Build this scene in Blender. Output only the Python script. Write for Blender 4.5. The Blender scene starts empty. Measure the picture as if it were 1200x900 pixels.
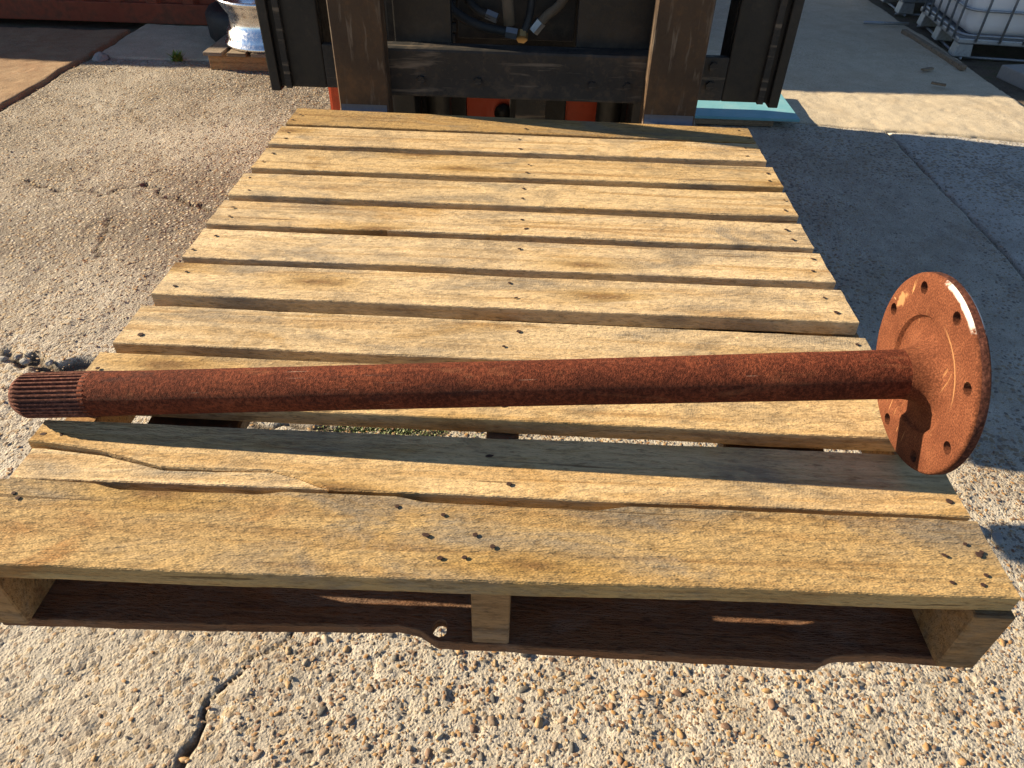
import bpy, bmesh, math, random
import numpy as np
from mathutils import Vector, Matrix, Quaternion, noise as mn

R = math.radians
scene = bpy.context.scene
C = scene.collection

# ------------------------------------------------------------------ camera
cam_data = bpy.data.cameras.new('camera')
cam = bpy.data.objects.new('camera', cam_data)
C.objects.link(cam)
cam_data.sensor_width = 36.0
cam_data.lens = 24.9
cam_data.clip_start = 0.02
cam_data.clip_end = 500.0
rt = (0.99887558, 0.04298044, 0.02000665)
up = (-0.04302510, 0.64461101, 0.76329908)
fw = (-0.01991042, 0.76330160, -0.64573543)
cam.matrix_world = Matrix(((rt[0], up[0], -fw[0], 0.03938),
                           (rt[1], up[1], -fw[1], -0.39001),
                           (rt[2], up[2], -fw[2], 1.46294),
                           (0, 0, 0, 1)))
scene.camera = cam

# ------------------------------------------------------------------ sky and sun
SUN = Vector((-2.3, 0.45, 1.0)).normalized()
elev = math.asin(SUN.z)
azim = math.atan2(SUN.x, SUN.y)
world = bpy.data.worlds.new('World')
scene.world = world
world.use_nodes = True
wn = world.node_tree
sky = wn.nodes.new('ShaderNodeTexSky')
sky.sky_type = 'NISHITA'
sky.sun_disc = False
sky.sun_elevation = elev
sky.sun_rotation = azim % (2 * math.pi)
sky.air_density = 0.85
sky.dust_density = 0.1
sky.ozone_density = 1.6
bg = wn.nodes['Background']
bg.inputs['Strength'].default_value = 0.058
wn.links.new(sky.outputs[0], bg.inputs['Color'])

sun_data = bpy.data.lights.new('sun', 'SUN')
sun_data.energy = 5.0
sun_data.angle = R(0.5)
sun_data.color = (1.0, 0.83, 0.58)
sun = bpy.data.objects.new('sun', sun_data)
C.objects.link(sun)
sun.rotation_euler = (-SUN).to_track_quat('-Z', 'Y').to_euler()
sun.location = SUN * 20

vs = scene.view_settings
vs.view_transform = 'Standard'
vs.look = 'None'
vs.exposure = 1.34
vs.gamma = 1.0
vs.use_curve_mapping = False
scene.cycles.max_bounces = 5
scene.cycles.diffuse_bounces = 3
scene.cycles.glossy_bounces = 3

random.seed(7)
rng = np.random.default_rng(11)

# ================================================================== node helpers
def new_mat(name):
    m = bpy.data.materials.new(name)
    m.use_nodes = True
    nt = m.node_tree
    b = nt.nodes['Principled BSDF']
    return m, nt, b

def N(nt, t, **kw):
    n = nt.nodes.new(t)
    for k, v in kw.items():
        if k in n.inputs.keys() if not k.startswith('_') else False:
            n.inputs[k].default_value = v
        else:
            setattr(n, k.lstrip('_'), v)
    return n

def L(nt, a, b):
    nt.links.new(a, b)

def ramp(nt, fac, stops, interp='LINEAR'):
    r = nt.nodes.new('ShaderNodeValToRGB')
    r.color_ramp.interpolation = interp
    els = r.color_ramp.elements
    while len(els) < len(stops):
        els.new(0.5)
    for e, (p, c) in zip(els, stops):
        e.position = p
        e.color = (c[0], c[1], c[2], 1) if not isinstance(c, (int, float)) else (c, c, c, 1)
    L(nt, fac, r.inputs['Fac'])
    return r.outputs['Color']

def mix(nt, fac, a, b, mode='MIX'):
    m = nt.nodes.new('ShaderNodeMix')
    m.data_type = 'RGBA'
    m.blend_type = mode
    for sock, v in ((m.inputs[0], fac), (m.inputs[6], a), (m.inputs[7], b)):
        if hasattr(v, 'is_output'):
            L(nt, v, sock)
        elif isinstance(v, (int, float)):
            sock.default_value = v if sock.type == 'VALUE' else (v, v, v, 1)
        else:
            sock.default_value = (v[0], v[1], v[2], 1)
    return m.outputs[2]

def mth(nt, op, a, b=None, c=None, clamp=False):
    m = nt.nodes.new('ShaderNodeMath')
    m.operation = op
    m.use_clamp = clamp
    for i, v in enumerate((a, b, c)):
        if v is None:
            continue
        if hasattr(v, 'is_output'):
            L(nt, v, m.inputs[i])
        else:
            m.inputs[i].default_value = v
    return m.outputs[0]

def coords(nt, scale=(1, 1, 1), rot=(0, 0, 0), rand=0.0):
    tc = nt.nodes.new('ShaderNodeTexCoord')
    v = tc.outputs['Object']
    if rand:
        oi = nt.nodes.new('ShaderNodeObjectInfo')
        cx = nt.nodes.new('ShaderNodeCombineXYZ')
        L(nt, mth(nt, 'MULTIPLY', oi.outputs['Random'], rand), cx.inputs[0])
        L(nt, mth(nt, 'MULTIPLY', oi.outputs['Random'], rand * 0.37), cx.inputs[1])
        L(nt, mth(nt, 'MULTIPLY', oi.outputs['Random'], rand * 0.71), cx.inputs[2])
        va = nt.nodes.new('ShaderNodeVectorMath')
        va.operation = 'ADD'
        L(nt, v, va.inputs[0]); L(nt, cx.outputs[0], va.inputs[1])
        v = va.outputs[0]
    mp = nt.nodes.new('ShaderNodeMapping')
    mp.inputs['Scale'].default_value = scale
    mp.inputs['Rotation'].default_value = rot
    L(nt, v, mp.inputs['Vector'])
    return mp.outputs[0]

def noise(nt, vec, scale, detail=4, rough=0.55, dist=0.0):
    n = nt.nodes.new('ShaderNodeTexNoise')
    n.inputs['Scale'].default_value = scale
    n.inputs['Detail'].default_value = detail
    n.inputs['Roughness'].default_value = rough
    n.inputs['Distortion'].default_value = dist
    L(nt, vec, n.inputs['Vector'])
    return n.outputs['Fac']

def voro(nt, vec, scale, rnd=1.0):
    n = nt.nodes.new('ShaderNodeTexVoronoi')
    n.inputs['Scale'].default_value = scale
    n.inputs['Randomness'].default_value = rnd
    L(nt, vec, n.inputs['Vector'])
    return n

def bump(nt, height, dist, strength=1.0, normal=None):
    b = nt.nodes.new('ShaderNodeBump')
    b.inputs['Distance'].default_value = dist
    b.inputs['Strength'].default_value = strength
    L(nt, height, b.inputs['Height'])
    if normal is not None:
        L(nt, normal, b.inputs['Normal'])
    return b.outputs[0]

# ================================================================== materials
def wood(name, pale, mid, dark, grey=0.35, stain=(0.30, 0.15, 0.05), stain_amt=0.5, rough_bump=1.0, knots=True, axis='X', saw=1.0):
    m, nt, b = new_mat(name)
    rz = 0 if axis == 'X' else R(90)
    vg = coords(nt, (1.4, 34, 34), (0, 0, rz), 40)
    g1 = noise(nt, vg, 1.6, 5, 0.62, 0.7)                       # growth-ring streaks
    base = ramp(nt, g1, [(0.30, dark), (0.40, mid), (0.52, pale), (0.74, [min(1, x * 1.10) for x in pale])])
    # broad weathering and warm resin stains with their own shapes
    vb2 = coords(nt, (3.4, 9, 9), (0, 0, rz), 40)
    bl = noise(nt, vb2, 1.5, 5, 0.65, 1.0)
    base = mix(nt, mth(nt, 'MULTIPLY', ramp(nt, bl, [(0.50, 0), (0.66, 1)]), grey), base, (0.235, 0.205, 0.16))
    base = mix(nt, mth(nt, 'MULTIPLY', ramp(nt, bl, [(0.30, 1), (0.42, 0)]), stain_amt), base, stain)
    # trodden-in dirt, independent of the grain
    vd = coords(nt, (7, 11, 11), (0, 0, rz), 61)
    dt = noise(nt, vd, 1.0, 5, 0.7, 0.4)
    base = mix(nt, ramp(nt, dt, [(0.50, 0), (0.70, 0.62 * min(1, grey * 2))]), base, (0.16, 0.13, 0.095))
    if knots:
        vk = coords(nt, (3.0, 12, 0.01), (0, 0, rz), 53)
        k = voro(nt, vk, 1.0)
        k.voronoi_dimensions = '2D'
        kd = mth(nt, 'ADD', k.outputs['Distance'], mth(nt, 'MULTIPLY', mth(nt, 'SUBTRACT', dt, 0.5), 0.35))
        sc = nt.nodes.new('ShaderNodeSeparateColor')
        L(nt, k.outputs['Color'], sc.inputs[0])
        sel = mth(nt, 'GREATER_THAN', sc.outputs[0], 0.60)
        halo = mth(nt, 'MULTIPLY', ramp(nt, kd, [(0.10, 0.8), (0.36, 0.0)]), sel)
        km = mth(nt, 'MULTIPLY', ramp(nt, kd, [(0.04, 1), (0.15, 0.0)]), sel)
        base = mix(nt, mth(nt, 'MULTIPLY', halo, 0.75), base, (0.40, 0.235, 0.055))
        base = mix(nt, mth(nt, 'MULTIPLY', km, 0.8), base, (0.17, 0.085, 0.03))
    # drying checks: short dark fissures along the grain
    fs = noise(nt, coords(nt, (3.2, 110, 110), (0, 0, rz), 83), 1.0, 2, 0.5, 0.3)
    base = mix(nt, ramp(nt, fs, [(0.700, 0), (0.725, 0.75)]), base, [x * 0.35 for x in dark])
    # raised fibre, dark where it is broken
    vf = coords(nt, (55, 240, 240), (0, 0, rz), 40)
    fb = noise(nt, vf, 1.0, 3, 0.75)
    base = mix(nt, ramp(nt, fb, [(0.32, 0.72), (0.48, 0)]), base, [x * 0.45 for x in mid])
    base = mix(nt, ramp(nt, fb, [(0.56, 0), (0.72, 0.5)]), base, [min(1, x * 1.25) for x in pale])
    oi = nt.nodes.new('ShaderNodeObjectInfo')
    tint = ramp(nt, oi.outputs['Random'], [(0.0, (1.06, 1.0, 0.88)), (0.2, (0.84, 0.84, 0.88)), (0.4, (1.08, 1.08, 1.08)), (0.6, (0.92, 0.87, 0.78)), (0.8, (1.04, 1.05, 1.12)), (1.0, (0.90, 0.85, 0.74))])
    base = mix(nt, 1.0, base, tint, 'MULTIPLY')
    L(nt, base, b.inputs['Base Color'])
    b.inputs['Roughness'].default_value = 0.82
    b.inputs['Specular IOR Level'].default_value = 0.25
    ws = nt.nodes.new('ShaderNodeTexWave')                       # band-saw marks, in patches
    ws.wave_type = 'BANDS'
    ws.bands_direction = 'X'
    ws.inputs['Scale'].default_value = 95
    ws.inputs['Distortion'].default_value = 7.0
    ws.inputs['Detail'].default_value = 1.0
    L(nt, coords(nt, (1, 0.55, 1), (0, 0, rz + R(26)), 40), ws.inputs['Vector'])
    sawm = mth(nt, 'MULTIPLY', mth(nt, 'MULTIPLY', ws.outputs['Fac'], ramp(nt, bl, [(0.47, 0), (0.62, 1)])), 0.022 * saw)
    h = mth(nt, 'ADD', mth(nt, 'MULTIPLY', g1, 0.9), mth(nt, 'ADD', sawm, mth(nt, 'MULTIPLY', fb, 1.2)))
    L(nt, bump(nt, h, 0.0019 * rough_bump, 0.85), b.inputs['Normal'])
    return m

M = {}
M['deck'] = wood('deck_wood', (0.68, 0.505, 0.28), (0.565, 0.385, 0.185), (0.36, 0.21, 0.09), 0.70, (0.47, 0.275, 0.085), 0.7, 1.7)
M['lead'] = wood('lead_board_wood', (0.47, 0.315, 0.135), (0.37, 0.23, 0.09), (0.21, 0.115, 0.045), 0.7, (0.34, 0.165, 0.05), 0.8, 2.2, saw=0.0)
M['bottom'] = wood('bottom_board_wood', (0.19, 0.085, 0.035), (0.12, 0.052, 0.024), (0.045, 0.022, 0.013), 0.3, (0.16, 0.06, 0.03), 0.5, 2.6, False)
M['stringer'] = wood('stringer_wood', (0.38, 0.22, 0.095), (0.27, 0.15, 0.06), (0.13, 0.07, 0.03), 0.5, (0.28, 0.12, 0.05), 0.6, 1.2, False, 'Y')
M['oldwood'] = wood('weathered_grey_wood', (0.26, 0.20, 0.14), (0.20, 0.15, 0.10), (0.10, 0.07, 0.05), 0.6, (0.16, 0.09, 0.05), 0.5, 1.3, False)

def nail_mat():
    m, nt, b = new_mat('rusty_nail')
    v = coords(nt, rand=20)
    L(nt, ramp(nt, noise(nt, v, 180, 3), [(0.4, (0.018, 0.010, 0.008)), (0.65, (0.075, 0.028, 0.014))]), b.inputs['Base Color'])
    b.inputs['Roughness'].default_value = 0.9
    return m
M['nail'] = nail_mat()

def rust(name, cols, scratch=0.0, grain=1.0, scale=1.0, rim=False, patches=False):
    m, nt, b = new_mat(name)
    v = coords(nt)
    n1 = noise(nt, v, 16 * scale, 6, 0.62, 0.4)
    n2 = noise(nt, v, 260 * scale, 4, 0.75)
    n3 = noise(nt, v, 900 * scale, 2, 0.6)
    c = ramp(nt, n1, [(0.32, cols[0]), (0.52, cols[1]), (0.70, cols[2])])
    c = mix(nt, ramp(nt, n2, [(0.40, 0.75), (0.56, 0)]), c, [x * 0.42 for x in cols[0]])
    c = mix(nt, ramp(nt, n2, [(0.56, 0), (0.72, 0.55)]), c, [min(1, x * 1.45) for x in cols[2]])
    if patches:
        # mill scale, handling rubs and dusty orange bloom along the bar
        vp = coords(nt, (9, 40, 40))
        p1 = noise(nt, vp, 1.0, 5, 0.65, 0.6)
        c = mix(nt, ramp(nt, p1, [(0.58, 0), (0.68, 0.7)]), c, (0.055, 0.022, 0.017))
        c = mix(nt, ramp(nt, p1, [(0.30, 0.55), (0.42, 0)]), c, (0.30, 0.115, 0.055))
        p2 = noise(nt, coords(nt, (16, 300, 300), (0, 0, 0)), 1.0, 2, 0.5)
        c = mix(nt, mth(nt, 'MULTIPLY', ramp(nt, p2, [(0.70, 0), (0.76, 0.8)]), ramp(nt, n1, [(0.48, 0), (0.6, 1)])), c, (0.34, 0.22, 0.16))
    if scratch:
        vs_ = coords(nt, (30, 260, 18), (R(35), 0, 0))
        s1 = noise(nt, vs_, 1.0, 3, 0.55, 0.5)
        c = mix(nt, ramp(nt, s1, [(0.66, 0), (0.75, scratch)]), c, (0.46, 0.24, 0.10))
        s2 = noise(nt, coords(nt, (20, 22, 55), (R(-20), 0, 0)), 1.3, 4, 0.6)
        c = mix(nt, ramp(nt, s2, [(0.69, 0), (0.74, scratch)]), c, (0.46, 0.27, 0.13))
    rough = 0.78
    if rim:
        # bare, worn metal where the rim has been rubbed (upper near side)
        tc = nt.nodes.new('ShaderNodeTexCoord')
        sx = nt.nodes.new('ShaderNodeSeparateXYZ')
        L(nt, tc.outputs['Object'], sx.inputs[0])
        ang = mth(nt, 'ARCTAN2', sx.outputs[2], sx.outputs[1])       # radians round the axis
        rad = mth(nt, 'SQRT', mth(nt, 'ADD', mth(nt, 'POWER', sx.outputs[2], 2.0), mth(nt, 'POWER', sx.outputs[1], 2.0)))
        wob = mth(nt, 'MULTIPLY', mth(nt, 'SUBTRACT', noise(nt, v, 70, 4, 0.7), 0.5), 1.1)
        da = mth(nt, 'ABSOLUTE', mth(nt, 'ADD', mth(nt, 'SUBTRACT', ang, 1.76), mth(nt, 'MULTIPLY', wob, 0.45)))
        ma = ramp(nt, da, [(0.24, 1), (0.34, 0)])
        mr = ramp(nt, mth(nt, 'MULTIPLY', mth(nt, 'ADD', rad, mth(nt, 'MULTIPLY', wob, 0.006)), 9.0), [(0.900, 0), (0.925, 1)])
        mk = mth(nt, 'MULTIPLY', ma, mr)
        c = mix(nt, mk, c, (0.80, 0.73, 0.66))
        # a rubbed ring beside the hub, only on the near side, and a chipped patch between two holes
        dr = mth(nt, 'ABSOLUTE', mth(nt, 'SUBTRACT', mth(nt, 'ADD', rad, mth(nt, 'MULTIPLY', wob, 0.0025)), 0.0672))
        mring = mth(nt, 'MULTIPLY', ramp(nt, mth(nt, 'MULTIPLY', dr, 100.0), [(0.06, 1), (0.14, 0)]), ramp(nt, mth(nt, 'ABSOLUTE', mth(nt, 'SUBTRACT', ang, 2.35)), [(0.40, 0.6), (0.65, 0)]))
        c = mix(nt, mring, c, (0.44, 0.23, 0.10))
        dp = mth(nt, 'ADD', mth(nt, 'ABSOLUTE', mth(nt, 'SUBTRACT', ang, 0.50)), mth(nt, 'MULTIPLY', mth(nt, 'ABSOLUTE', mth(nt, 'SUBTRACT', rad, 0.087)), 38.0))
        c = mix(nt, ramp(nt, mth(nt, 'ADD', dp, mth(nt, 'MULTIPLY', wob, 0.8)), [(0.16, 0.55), (0.28, 0)]), c, (0.48, 0.27, 0.12))
    L(nt, c, b.inputs['Base Color'])
    b.inputs['Roughness'].default_value = 0.92
    b.inputs['Specular IOR Level'].default_value = 0.15
    h = mth(nt, 'ADD', n2, mth(nt, 'MULTIPLY', n3, 0.5))
    L(nt, bump(nt, h, 0.0016 * grain, 0.8), b.inputs['Normal'])
    return m
M['rust_dark'] = rust('dark_red_rust', [(0.105, 0.028, 0.015), (0.165, 0.043, 0.021), (0.235, 0.065, 0.030)], 0, 1.6, 1.0, patches=True)
M['rust_spline'] = rust('spline_rust', [(0.12, 0.046, 0.032), (0.20, 0.080, 0.054), (0.32, 0.15, 0.105)], 0, 0.35)
M['rust_edge'] = rust('dark_rim_rust', [(0.060, 0.024, 0.018), (0.10, 0.036, 0.024), (0.20, 0.08, 0.05)], 0, 0.6)
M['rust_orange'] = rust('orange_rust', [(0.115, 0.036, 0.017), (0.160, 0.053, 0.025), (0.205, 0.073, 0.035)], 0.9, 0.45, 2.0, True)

def metal_paint(name, col, col2, rough=0.55, wear=None, wear_amt=0.5, metallic=0.0, scale=1.0, spec=0.4, scuff=None):
    m, nt, b = new_mat(name)
    v = coords(nt)
    n1 = noise(nt, v, 5 * scale, 6, 0.6, 0.5)
    n2 = noise(nt, v, 60 * scale, 4, 0.65)
    c = ramp(nt, n1, [(0.35, col), (0.68, col2)])
    if wear is not None:
        w = mth(nt, 'ADD', mth(nt, 'MULTIPLY', n1, 0.6), mth(nt, 'MULTIPLY', n2, 0.5))
        c = mix(nt, ramp(nt, w, [(0.55, 0), (0.68, wear_amt)]), c, wear)
    if scuff:
        sx_ = noise(nt, coords(nt, scuff), 1.0, 4, 0.6, 0.3)
        c = mix(nt, ramp(nt, sx_, [(0.57, 0), (0.70, 0.75)]), c, (0.17, 0.135, 0.10))
    L(nt, c, b.inputs['Base Color'])
    b.inputs['Metallic'].default_value = metallic
    b.inputs['Specular IOR Level'].default_value = spec
    L(nt, ramp(nt, n2, [(0.3, rough - 0.12), (0.7, min(1, rough + 0.15))]), b.inputs['Roughness'])
    L(nt, bump(nt, n2, 0.0015, 0.4), b.inputs['Normal'])
    return m
M['fork'] = metal_paint('brown_black_fork_steel', (0.032, 0.019, 0.011), (0.070, 0.039, 0.019), 0.6, (0.13, 0.068, 0.028), 0.6, scuff=(70, 70, 9))
M['black'] = metal_paint('black_machine_paint', (0.008, 0.008, 0.008), (0.018, 0.016, 0.015), 0.5, (0.055, 0.042, 0.03), 0.5)
M['dustblack'] = metal_paint('dusty_black_steel', (0.012, 0.012, 0.012), (0.030, 0.027, 0.025), 0.62, (0.10, 0.07, 0.045), 0.6, scuff=(6, 60, 60))
M['heel'] = metal_paint('worn_bare_steel', (0.13, 0.15, 0.18), (0.20, 0.22, 0.25), 0.5, (0.07, 0.055, 0.045), 0.6, 0.6)
M['red'] = metal_paint('orange_red_paint', (0.60, 0.062, 0.014), (0.68, 0.085, 0.02), 0.45, (0.2, 0.05, 0.02), 0.3)
M['redwall'] = metal_paint('rusty_red_container_paint', (0.17, 0.032, 0.012), (0.23, 0.046, 0.016), 0.6, (0.085, 0.038, 0.02), 0.7, 0, 0.4)
M['blue'] = metal_paint('pale_blue_paint', (0.14, 0.36, 0.42), (0.19, 0.43, 0.50), 0.55, (0.30, 0.42, 0.42), 0.4)
M['alu'] = metal_paint('polished_aluminium', (0.80, 0.81, 0.84), (0.88, 0.88, 0.89), 0.22, None, 0, 1.0)
M['galv'] = metal_paint('galvanised_steel', (0.30, 0.33, 0.37), (0.42, 0.45, 0.48), 0.5, (0.22, 0.2, 0.19), 0.4, 0.7)
M['brass'] = metal_paint('brass_fitting', (0.55, 0.33, 0.12), (0.65, 0.42, 0.18), 0.4, None, 0, 0.8)
M['silver'] = metal_paint('zinc_fitting', (0.28, 0.28, 0.29), (0.40, 0.40, 0.40), 0.45, None, 0, 0.9)
M['rubber'] = metal_paint('black_rubber', (0.010, 0.010, 0.011), (0.024, 0.023, 0.022), 0.6, (0.06, 0.05, 0.042), 0.4)
M['hosebraid'] = metal_paint('dusty_braided_hose', (0.10, 0.075, 0.05), (0.17, 0.13, 0.09), 0.75, None, 0)
M['stoneblock'] = metal_paint('grey_concrete_block', (0.24, 0.235, 0.225), (0.33, 0.32, 0.30), 0.9, (0.16, 0.15, 0.13), 0.5, 0, 3)

def tank_mat():
    m, nt, b = new_mat('white_translucent_plastic')
    v = coords(nt)
    L(nt, ramp(nt, noise(nt, v, 3, 3), [(0.3, (0.72, 0.73, 0.74)), (0.7, (0.82, 0.82, 0.82))]), b.inputs['Base Color'])
    b.inputs['Roughness'].default_value = 0.38
    b.inputs['Subsurface Weight'].default_value = 0.25
    b.inputs['Subsurface Radius'].default_value = (0.05, 0.05, 0.05)
    return m
M['tank'] = tank_mat()

def concrete(name, matrix, matrix2, stones, dirt, stone_amt=1.0, cell=62.0, bumpd=0.006, big=0.35, dirt_amt=0.5, crack=True):
    m, nt, b = new_mat(name)
    v = coords(nt)
    wv = nt.nodes.new('ShaderNodeTexNoise')
    wv.inputs['Scale'].default_value = 30
    wv.inputs['Detail'].default_value = 1
    L(nt, v, wv.inputs['Vector'])
    vm = nt.nodes.new('ShaderNodeVectorMath'); vm.operation = 'MULTIPLY_ADD'
    L(nt, wv.outputs['Color'], vm.inputs[0])
    vm.inputs[1].default_value = (0.012, 0.012, 0.0)
    L(nt, v, vm.inputs[2])
    vv = vm.outputs[0]
    k1 = voro(nt, vv, cell)
    k2 = voro(nt, vv, cell * 2.3)
    kb = noise(nt, v, 1.4, 5, 0.6)          # broad wear pattern
    kf = noise(nt, v, 260, 3, 0.75)
    km = noise(nt, v, 9, 5, 0.6)
    # exposed-stone mask
    thr = mth(nt, 'ADD', mth(nt, 'MULTIPLY', kb, 0.9), -0.10)
    s1 = mth(nt, 'MULTIPLY', ramp(nt, mth(nt, 'SUBTRACT', mth(nt, 'MULTIPLY', thr, 1.25), k1.outputs['Distance']), [(0.0, 0), (0.10, 1)]), stone_amt)
    s2 = mth(nt, 'MULTIPLY', ramp(nt, mth(nt, 'SUBTRACT', 0.42, k2.outputs['Distance']), [(0.0, 0), (0.10, 1)]), 0.8 * stone_amt)
    sep = nt.nodes.new('ShaderNodeSeparateColor'); L(nt, k1.outputs['Color'], sep.inputs[0])
    sep2 = nt.nodes.new('ShaderNodeSeparateColor'); L(nt, k2.outputs['Color'], sep2.inputs[0])
    n = len(stones)
    stops = [(i / n, c) for i, c in enumerate(stones)]
    c1 = ramp(nt, sep.outputs[0], stops, 'CONSTANT')
    c2 = ramp(nt, sep2.outputs[1], stops, 'CONSTANT')
    base = ramp(nt, km, [(0.32, matrix), (0.66, matrix2)])
    base = mix(nt, mth(nt, 'MULTIPLY', s2, 0.55), base, c2)
    base = mix(nt, mth(nt, 'MULTIPLY', s1, 0.85), base, c1)
    base = mix(nt, ramp(nt, kf, [(0.36, 0.75), (0.47, 0)]), base, [x * 0.34 for x in matrix])
    dm = noise(nt, v, 2.3, 6, 0.65, 0.6)
    base = mix(nt, mth(nt, 'MULTIPLY', ramp(nt, dm, [(0.47, 0), (0.70, 1)]), dirt_amt), base, dirt)
    if crack:
        aw = nt.nodes.new('ShaderNodeAttribute'); aw.attribute_name = 'worn'
        gap = ramp(nt, k1.outputs['Distance'], [(0.34, 0), (0.50, 0.9)])
        grit = mix(nt, mth(nt, 'MULTIPLY', s2, 0.45), c1, c2)
        grit = mix(nt, gap, grit, (0.085, 0.066, 0.048))
        grit = mix(nt, ramp(nt, kf, [(0.38, 0.8), (0.48, 0)]), grit, (0.07, 0.055, 0.042))
        base = mix(nt, mth(nt, 'MULTIPLY', aw.outputs['Fac'], 0.78), base, grit)
        at = nt.nodes.new('ShaderNodeAttribute'); at.attribute_name = 'crack'
        base = mix(nt, mth(nt, 'MULTIPLY', at.outputs['Fac'], 0.9), base, (0.085, 0.063, 0.043))
    L(nt, base, b.inputs['Base Color'])
    b.inputs['Roughness'].default_value = 0.92
    b.inputs['Specular IOR Level'].default_value = 0.2
    expo = mth(nt, 'MULTIPLY', s1, 0.7)
    if crack:
        expo = mth(nt, 'ADD', expo, mth(nt, 'MULTIPLY', aw.outputs['Fac'], 0.9))
    d1 = mth(nt, 'MULTIPLY', mth(nt, 'SUBTRACT', 0.62, k1.outputs['Distance'], clamp=True), expo)
    d2 = mth(nt, 'MULTIPLY', mth(nt, 'SUBTRACT', 0.60, k2.outputs['Distance'], clamp=True), 0.55)
    h = mth(nt, 'ADD', mth(nt, 'ADD', d1, d2), mth(nt, 'MULTIPLY', kf, 0.30))
    h = mth(nt, 'ADD', h, mth(nt, 'MULTIPLY', noise(nt, v, 60, 5, 0.75), 0.7))
    L(nt, bump(nt, h, bumpd, 0.9), b.inputs['Normal'])
    return m

STONES = [(0.50, 0.43, 0.33), (0.30, 0.21, 0.12), (0.40, 0.30, 0.18), (0.13, 0.11, 0.095), (0.45, 0.36, 0.25), (0.26, 0.18, 0.12), (0.48, 0.44, 0.38), (0.20, 0.17, 0.15)]
M['agg'] = concrete('exposed_aggregate_concrete', (0.56, 0.51, 0.43), (0.43, 0.385, 0.315), STONES, (0.27, 0.205, 0.135), 0.95, 62, 0.007, 0.35, 0.45)
M['aggR'] = concrete('grey_aggregate_concrete', (0.60, 0.57, 0.51), (0.47, 0.44, 0.39), STONES, (0.22, 0.19, 0.155), 0.9, 62, 0.007, 0.35, 0.4, False)
M['smooth'] = concrete('worn_smooth_concrete', (0.62, 0.53, 0.39), (0.52, 0.44, 0.32), STONES, (0.40, 0.31, 0.205), 0.35, 80, 0.003, 0.2, 0.5, False)
M['leftslab'] = concrete('tan_dusty_concrete', (0.38, 0.26, 0.155), (0.30, 0.19, 0.11), STONES, (0.24, 0.12, 0.06), 0.3, 80, 0.003, 0.2, 0.5, False)

def soil_mat():
    m, nt, b = new_mat('dark_soil')
    v = coords(nt)
    n1 = noise(nt, v, 6, 6, 0.65)
    n2 = noise(nt, v, 120, 4, 0.7)
    c = ramp(nt, n1, [(0.35, (0.07, 0.052, 0.036)), (0.52, (0.12, 0.09, 0.06)), (0.66, (0.075, 0.085, 0.035))])
    c = mix(nt, ramp(nt, n2, [(0.55, 0), (0.65, 0.6)]), c, (0.22, 0.18, 0.13))
    L(nt, c, b.inputs['Base Color'])
    b.inputs['Roughness'].default_value = 0.95
    L(nt, bump(nt, mth(nt, 'ADD', n1, n2), 0.02, 0.8), b.inputs['Normal'])
    return m
M['soil'] = soil_mat()

def pebble_mat():
    m, nt, b = new_mat('river_pebble')
    geo = nt.nodes.new('ShaderNodeNewGeometry')
    oi = nt.nodes.new('ShaderNodeObjectInfo')
    rnd = mth(nt, 'FRACT', mth(nt, 'ADD', mth(nt, 'MULTIPLY', geo.outputs['Random Per Island'], 7.31), mth(nt, 'MULTIPLY', oi.outputs['Random'], 5.77)))
    cols = [(0.34, 0.175, 0.055), (0.25, 0.12, 0.045), (0.38, 0.25, 0.12), (0.17, 0.095, 0.05), (0.045, 0.042, 0.042), (0.35, 0.205, 0.08),
            (0.42, 0.34, 0.24), (0.22, 0.14, 0.085), (0.12, 0.105, 0.095), (0.37, 0.20, 0.065), (0.30, 0.24, 0.17), (0.15, 0.07, 0.035)]
    c = ramp(nt, rnd, [(i / len(cols), k) for i, k in enumerate(cols)], 'CONSTANT')
    v = coords(nt)
    n1 = noise(nt, v, 130, 4, 0.6)
    c = mix(nt, ramp(nt, n1, [(0.36, 0.35), (0.55, 0)]), c, (0.40, 0.36, 0.29))
    L(nt, c, b.inputs['Base Color'])
    b.inputs['Roughness'].default_value = 0.62
    L(nt, bump(nt, n1, 0.001, 0.5), b.inputs['Normal'])
    return m
M['pebble'] = pebble_mat()

def leaf_mat(name, a, c_):
    m, nt, b = new_mat(name)
    geo = nt.nodes.new('ShaderNodeNewGeometry')
    L(nt, ramp(nt, geo.outputs['Random Per Island'], [(0, a), (1, c_)]), b.inputs['Base Color'])
    b.inputs['Roughness'].default_value = 0.6
    return m
M['leaf'] = leaf_mat('weed_leaf', (0.10, 0.17, 0.02), (0.20, 0.29, 0.06))
M['moss'] = leaf_mat('moss_green', (0.08, 0.12, 0.03), (0.19, 0.21, 0.07))

# ================================================================== object helpers
def link(o, parent=None):
    C.objects.link(o)
    if parent is not None:
        o.parent = parent
    return o

def tag(o, label=None, cat=None, group=None, kind=None):
    if label: o['label'] = label
    if cat: o['category'] = cat
    if group: o['group'] = group
    if kind: o['kind'] = kind
    return o

def empty(name, loc, label, cat, group=None, rotz=0.0):
    o = bpy.data.objects.new(name, None)
    o.empty_display_size = 0.1
    o.location = loc
    o.rotation_euler = (0, 0, rotz)
    C.objects.link(o)
    return tag(o, label, cat, group)

def wloc(parent):
    """world location of a helper parent (thing, or thing > part), rotations ignored"""
    v = Vector((0, 0, 0))
    while parent is not None:
        v = v + Vector(parent.location)
        parent = parent.parent
    return v

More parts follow.
